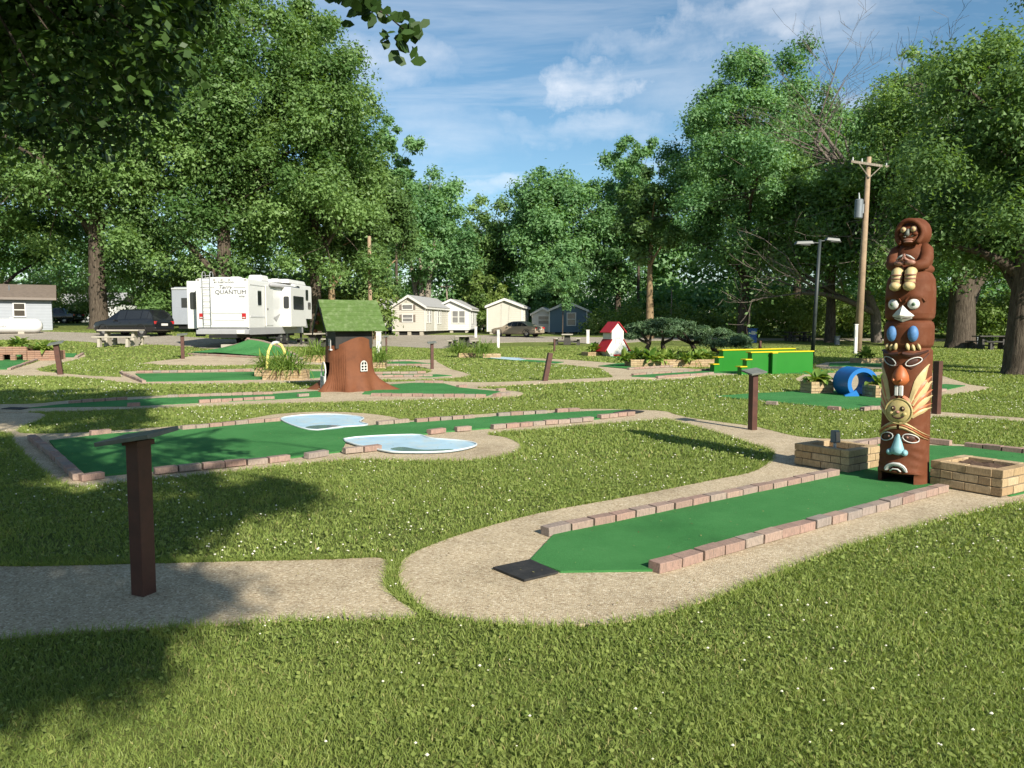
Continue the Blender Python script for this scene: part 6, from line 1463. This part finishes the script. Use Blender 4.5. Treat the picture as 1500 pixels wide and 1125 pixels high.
# ---- shade tree overhead: its boughs hang into the top corner and its shadow lies on the left of the lawn
def shade_tree():
    rng = np.random.default_rng(71); rnd = random.Random(71); base = Vector((-2.6, -3.4, 0)); t = thing('shade_tree', 'dark leaved shade tree whose boughs hang into view overhead', 'tree', base, 0)
    S = TO_SUN / TO_SUN.z
    def vis(p):     # picture coordinates of a point in front of the camera
        if p.y < .3: return None
        f = Vector((0, math.cos(PITCH), -math.sin(PITCH))); up = Vector((0, math.sin(PITCH), math.cos(PITCH))); d = p - Vector((0, 0, EYE)); z = d.dot(f)
        return 750 + F * d.x / z, 562.5 - F * d.dot(up) / z
    def inside(u, v, poly):
        c = False; n = len(poly)
        for i in range(n):
            (x0, y0), (x1, y1) = poly[i], poly[i - 1]
            if (y0 > v) != (y1 > v) and u < (x1 - x0) * (v - y0) / (y1 - y0) + x0: c = not c
        return c
    boughs = [(-400, -400), (330, -400), (300, 0), (262, 60), (215, 160), (150, 225), (80, 205), (-400, 240)]
    shade = [[(-150, 655), (60, 668), (250, 690), (490, 712), (470, 735), (330, 760), (270, 800), (150, 822), (-150, 825)], [(-150, 850), (150, 850), (325, 848), (300, 885), (190, 910), (195, 985), (110, 1030), (-150, 1010)],
             [(-100, 640), (90, 645), (230, 635), (385, 642), (360, 662), (240, 690), (100, 700), (-100, 660)], [(40, 610), (180, 596), (310, 610), (270, 625), (100, 632)], [(-250, 560), (60, 557), (190, 572), (60, 588), (-250, 600)]]
    cl = []; tries = 0
    quota = [210, 74, 40, 10, 18]
    for poly, qn in zip(shade, quota):
        k = 0; us = [p[0] for p in poly]; vs = [p[1] for p in poly]
        while k < qn and tries < 200000:
            tries += 1; u, v = rnd.uniform(min(us), max(us)), rnd.uniform(min(vs), max(vs))
            if not inside(u, v, poly): continue
            g = G(u, v); h = rnd.uniform(3.6, 7.0); p = g + S * h; r = rnd.uniform(.17, .38); q = vis(p)
            if q:
                m = r / max(p.y, .5) * F
                if -m < q[0] < 1500 + m and q[1] > -m and not inside(q[0], q[1] + m * .6, boughs): continue
            cl.append((np.array(p), r)); k += 1
    for i in range(105):     # hanging boughs in the corner of the view
        while True:
            u, v = rnd.uniform(-150, 300), rnd.uniform(-120, 240)
            if inside(u, v, boughs): break
        bp = D(u, v, rnd.uniform(6.2, 10.0)); cl.append((np.array(bp), rnd.uniform(.28, .50)))
        if i % 2 == 0:
            q = bp + S * rnd.uniform(.9, 2.6); w = vis(q)
            if w is None or w[1] < -40 or inside(w[0], w[1] + 60, boughs): cl.append((np.array(q), rnd.uniform(.3, .5)))
    for i in range(16): cl.append((np.array(G(211, 872) + UP * rnd.uniform(.05, 1.0) + S * rnd.uniform(4.0, 6.5) + Vector((rnd.gauss(0, .12), 0, 0))), rnd.uniform(.16, .3)))
    for i in range(46):    # the rest of the crown, behind and above
        q = rnd.uniform(0, 6.28); cl.append((np.array((-2.4 + 4.2 * math.cos(q) * rnd.random() ** .5, -3.2 + 3.6 * math.sin(q) * rnd.random() ** .5, rnd.uniform(5.2, 8.5))), rnd.uniform(.5, .9)))
    B = np.array(base)
    m = MB(); m.tube([(0, 0, -.2), (0, 0, .1), (.05, .1, 1.2), (.1, .3, 3.0), (.2, .6, 5.0), (.3, .8, 7.5)], [.62, .42, .34, .28, .19, .06], 14); m.build('trunk', 'bark', t, True)
    lm = MB(); hubs = []
    for (x, y, z) in ((-3.2, 4.2, 5.6), (-1.6, 5.0, 5.6), (.4, 3.2, 5.8), (2.6, 1.0, 6.0), (2.8, -2.6, 6.0), (-4.6, 6.2, 4.9), (-5.4, 2.6, 5.4), (1.6, -5.0, 5.6)):
        e = Vector((x, y, z)) - base; s = Vector((.1, .35, 3.2 + .25 * rnd.random())); mid = s.lerp(e, .5) + Vector((0, 0, .5)); pts = [s, s.lerp(mid, .5) + Vector((0, 0, .2)), mid, mid.lerp(e, .5) + Vector((0, 0, .1)), e]; lm.tube(pts, [.13, .10, .075, .05, .02], 8, caps=False); hubs += pts[1:]
    for c, r in cl:
        c = Vector(c) - base; h = min(hubs, key=lambda p: (p - c).length); lm.tube([h, h.lerp(c, .5) + Vector((rnd.uniform(-.1, .1), rnd.uniform(-.1, .1), .12)), c], [.022, .014, .005], 5, caps=False)
    lm.build('limbs', 'bark', t, True)
    # the twig that dips into the sky
    tw = MB(); y = 4.6; path_ = [D(470, -60, y), D(500, -8, y), D(535, 8, y), D(565, 20, y), D(590, 42, y), D(612, 58, y)]; tw.tube([p - base for p in path_], [.012, .009, .007, .005, .004, .002], 6); tw.build('twig', 'bark', t, True)
    lp = []; ln = []
    for i in range(70):
        f = rnd.random() ** .8 * (len(path_) - 1); a = path_[int(f)].lerp(path_[min(int(f) + 1, 5)], f % 1); lp.append(a + Vector((rnd.gauss(0, .055), rnd.gauss(0, .06), rnd.gauss(-.02, .05)))); ln.append((rnd.gauss(0, .5), -1 + rnd.gauss(0, .5), rnd.gauss(.2, .5)))
    for i in range(34): u = rnd.uniform(480, 560); lp.append(D(u, rnd.uniform(-45, 10), y + rnd.uniform(-.2, .2))); ln.append((rnd.gauss(0, .5), -1, rnd.gauss(.2, .5)))
    cl2 = [(c, r) for c, r in cl]; p, n, s, ti = crown_leaves(cl2, 150000, .043, rng, droop=.3, flat=.8, shell=.25)
    ok = np.linalg.norm(p - np.array([0, 0, EYE]), axis=1) > 3.6; p, n, s, ti = p[ok], n[ok], s[ok], ti[ok]
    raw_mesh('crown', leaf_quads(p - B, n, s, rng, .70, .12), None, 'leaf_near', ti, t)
    p = np.array([list(v) for v in lp]); n = unit(np.array(ln)); s = rng.uniform(.032, .05, len(lp))[:, None]; ti = rng.random(len(lp)) * .4
    tt = unit(np.cross(n, unit(rng.normal(size=n.shape)))); bb = np.cross(n, tt); q = p - B
    hexa = np.stack([q - tt * s, q - tt * s * .35 + bb * s * .55 + n * s * .1, q + tt * s * .45 + bb * s * .62 + n * s * .12, q + tt * s * 1.05, q + tt * s * .45 - bb * s * .62 + n * s * .12, q - tt * s * .35 - bb * s * .55 + n * s * .1], 1).reshape(-1, 3)
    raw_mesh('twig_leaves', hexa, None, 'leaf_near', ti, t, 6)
shade_tree()

# ================================================================== LAWN
def patch(x, y, f, ph):   # slow variation over the lawn, 0..1
    v = np.sin(x * f + ph) * np.cos(y * f * 1.13 + ph * 2) + .6 * np.sin(x * f * 2.3 + y * f * 1.7 + ph * 3) + .4 * np.cos(x * f * 4.1 - y * f * 3.7 + ph)
    return np.clip(.5 + v * .27, 0, 1)
def lawn():
    rng = np.random.default_rng(81); V, T = [], []; nb = []
    bands = [(2.0, 3.4, 14500, .0021, .030, 2), (3.4, 5.2, 7600, .0029, .031, 2), (5.2, 9, 2900, .0060, .032, 1), (9, 16, 1050, .011, .040, 1), (16, 30, 260, .022, .050, 1), (30, 52, 60, .045, .06, 1)]
    for (y0, y1, den, w, h, kind) in bands:
        a = (y1 - y0) * 2 * (.70 * (y0 + y1) / 2 + .8); n = int(a * den); u = rng.random(n)
        y = np.sqrt(y0 * y0 + u * (y1 * y1 - y0 * y0)); x = (rng.random(n) * 2 - 1) * (.70 * y + .8)
        k = ~in_any(x, y, HARD); x, y = x[k], y[k]; n = len(x); z = land(x, y)
        pt = patch(x, y, .9, 1.3); p2 = patch(x, y, 3.1, 4.0); p3 = patch(x, y, 9.0, 2.2)
        hh = h * rng.uniform(.55, 1.25, n) * (.72 + .6 * p2); q = rng.random(n) * 6.283; ww = w * rng.uniform(.7, 1.3, n)
        lean = rng.uniform(.2, 1.25, n) * hh; la = rng.random(n) * 6.283; b = np.stack([x, y, z - .004], 1); wd = np.stack([np.cos(q), np.sin(q), 0 * q], 1) * ww[:, None]
        ld = np.stack([np.cos(la), np.sin(la), 0 * la], 1) * lean[:, None]; up = np.zeros((n, 3)); up[:, 2] = hh
        ti = np.clip(.24 + .36 * pt * p2 + .26 * p3 + rng.normal(0, .17, n), 0, .86); dry = rng.random(n) < .035 + .16 * np.clip(patch(x, y, 2.1, 5.0) - .55, 0, 1); ti[dry] = rng.uniform(.9, 1.0, int(dry.sum()))
        if kind == 2:
            mid = b + up * .55 + ld * .30; tip = b + up * .92 + ld
            quad = np.stack([b - wd, b + wd, mid + wd * .8, mid - wd * .8], 1).reshape(-1, 3); V.append(('q', quad)); T.append(ti)
            tri = np.stack([mid - wd * .8, mid + wd * .8, tip], 1).reshape(-1, 3); V.append(('t', tri)); T.append(ti)
        else:
            tip = b + up + ld * .8; V.append(('t', np.stack([b - wd, b + wd, tip], 1).reshape(-1, 3))); T.append(ti)
    # longer fringe along the edges of the walks
    for P in HARD:
        nxt = np.roll(P, -1, 0); ln = np.linalg.norm(nxt - P, axis=1); mid = (P + nxt) / 2
        for i in np.where((mid[:, 1] < 17) & (mid[:, 1] > 1.5) & (np.abs(mid[:, 0]) < .75 * mid[:, 1] + 1))[0]:
            n = int(ln[i] * (420 if mid[i, 1] < 6 else 170)); 
            if n < 1: continue
            e = nxt[i] - P[i]; o = np.array([e[1], -e[0]]) / max(ln[i], 1e-6); f = rng.random(n)[:, None]; c = P[i] + e * f + o * rng.uniform(-.004, .05, n)[:, None]
            k = ~in_any(c[:, 0] + o[0] * .02, c[:, 1] + o[1] * .02, HARD); c = c[k]; n = len(c)
            if not n: continue
            far = mid[i, 1] >= 6; hh = rng.uniform(.03, .075, n); q = rng.random(n) * 6.283; ww = (.0065 if far else .0034) * rng.uniform(.7, 1.3, n); b = np.stack([c[:, 0], c[:, 1], land(c[:, 0], c[:, 1]) - .004], 1)
            wd = np.stack([np.cos(q), np.sin(q), 0 * q], 1) * ww[:, None]; la = rng.normal(size=(n, 2)) * .55 - o * .5; ld = np.stack([la[:, 0], la[:, 1], 0 * q], 1) * hh[:, None] * .8; up = np.zeros((n, 3)); up[:, 2] = hh
            V.append(('t', np.stack([b - wd, b + wd, b + up * .95 + ld], 1).reshape(-1, 3))); T.append(np.clip(rng.normal(.5, .2, n), 0, .86))
    # one mesh from triangles and quads
    Q = np.vstack([v for k, v in V if k == 'q']); tq = np.concatenate([t for (k, v), t in zip(V, T) if k == 'q'])
    Tr = np.vstack([v for k, v in V if k == 't']); tt = np.concatenate([t for (k, v), t in zip(V, T) if k == 't'])
    co = np.vstack([Q, Tr]).astype(np.float32); nq, ntr = len(Q) // 4, len(Tr) // 3; me = bpy.data.meshes.new('grass'); me.vertices.add(len(co)); me.vertices.foreach_set('co', co.ravel()); me.loops.add(len(co)); me.loops.foreach_set('vertex_index', np.arange(len(co), dtype=np.int32))
    me.polygons.add(nq + ntr); me.polygons.foreach_set('loop_start', np.concatenate([np.arange(nq) * 4, nq * 4 + np.arange(ntr) * 3]).astype(np.int32))
    a = me.attributes.new('tint', 'FLOAT', 'POINT'); a.data.foreach_set('value', np.concatenate([np.repeat(tq, 4), np.repeat(tt, 3)]).astype(np.float32)); me.materials.append(MAT['grass']); me.update(calc_edges=True)
    tag(put('grass', me), 'mown green grass of the lawn', 'grass', kind='stuff')
    # clover: broad leaflets and white heads
    C, CT, FL = [], [], []
    for (y0, y1, den, s, fden, fr) in ((2.0, 5, 700, .010, 34, .0075), (5, 9, 420, .014, 46, .0085), (9, 16, 170, .020, 30, .012), (16, 30, 45, .032, 9, .018)):
        a = (y1 - y0) * 2 * (.70 * (y0 + y1) / 2 + .8); n = int(a * den); u = rng.random(n); y = np.sqrt(y0 * y0 + u * (y1 * y1 - y0 * y0)); x = (rng.random(n) * 2 - 1) * (.70 * y + .8)
        k = ~in_any(x, y, HARD) & (patch(x, y, 1.4, .7) * (.5 + .7 * patch(x, y, .5, 2.0)) > rng.random(n) * .75); x, y = x[k], y[k]; n = len(x)
        c = np.stack([x, y, land(x, y) + rng.uniform(.018, .038, n)], 1); nn = unit(np.stack([rng.normal(0, .35, n), rng.normal(0, .35, n), np.ones(n)], 1)); C.append(leaf_quads(c, nn, s * rng.uniform(.7, 1.3, n), rng, .85, .1)); CT.append(np.clip(rng.normal(.6, .2, n), 0, .86))
        n = int(a * fden); u = rng.random(n); y = np.sqrt(y0 * y0 + u * (y1 * y1 - y0 * y0)); x = (rng.random(n) * 2 - 1) * (.70 * y + .8); k = ~in_any(x, y, HARD) & (patch(x, y, 1.1, 3.0) ** 2 > rng.random(n) * .9); x, y = x[k], y[k]; n = len(x)
        c = np.stack([x, y, land(x, y) + rng.uniform(.032, .052, n)], 1); r = (fr * rng.uniform(.5, 1.2, n))[:, None]
        ex, ey, ez = np.array([1, 0, 0]), np.array([0, 1, 0]), np.array([0, 0, 1.0])
        for sz in (1, -1):
            for (d1, d2) in ((ex, ey), (ey, -ex), (-ex, -ey), (-ey, ex)): FL.append(np.stack([c + d1 * r, c + d2 * r, c + ez * sz * r * .85], 1).reshape(-1, 3))
    tag(raw_mesh('clover_leaves', np.vstack(C), None, 'grass', np.concatenate(CT)), 'clover leaves mixed into the lawn', 'clover', kind='stuff')
    tag(raw_mesh('clover_flowers', np.vstack(FL), None, 'clover', None, None, 3), 'white clover heads dotted over the lawn', 'clover', kind='stuff')
lawn()

def litter():
    rng = np.random.default_rng(91); n = 5200; y = 2.2 + 15 * rng.random(n) ** .8; x = (rng.random(n) * 2 - 1) * (.70 * y + .5); k = in_any(x, y, HARD); x, y = x[k], y[k]; n = len(x)
    c = np.stack([x, y, land(x, y) + .040], 1); nn = unit(np.stack([rng.normal(0, .25, n), rng.normal(0, .25, n), np.ones(n)], 1))
    tag(raw_mesh('leaf_litter', leaf_quads(c, nn, rng.uniform(.003, .011, n), rng, .45, .1), None, 'litter', rng.random(n)), 'grass clippings and bits of leaf lying on the walks', 'leaf litter', kind='stuff')
litter()
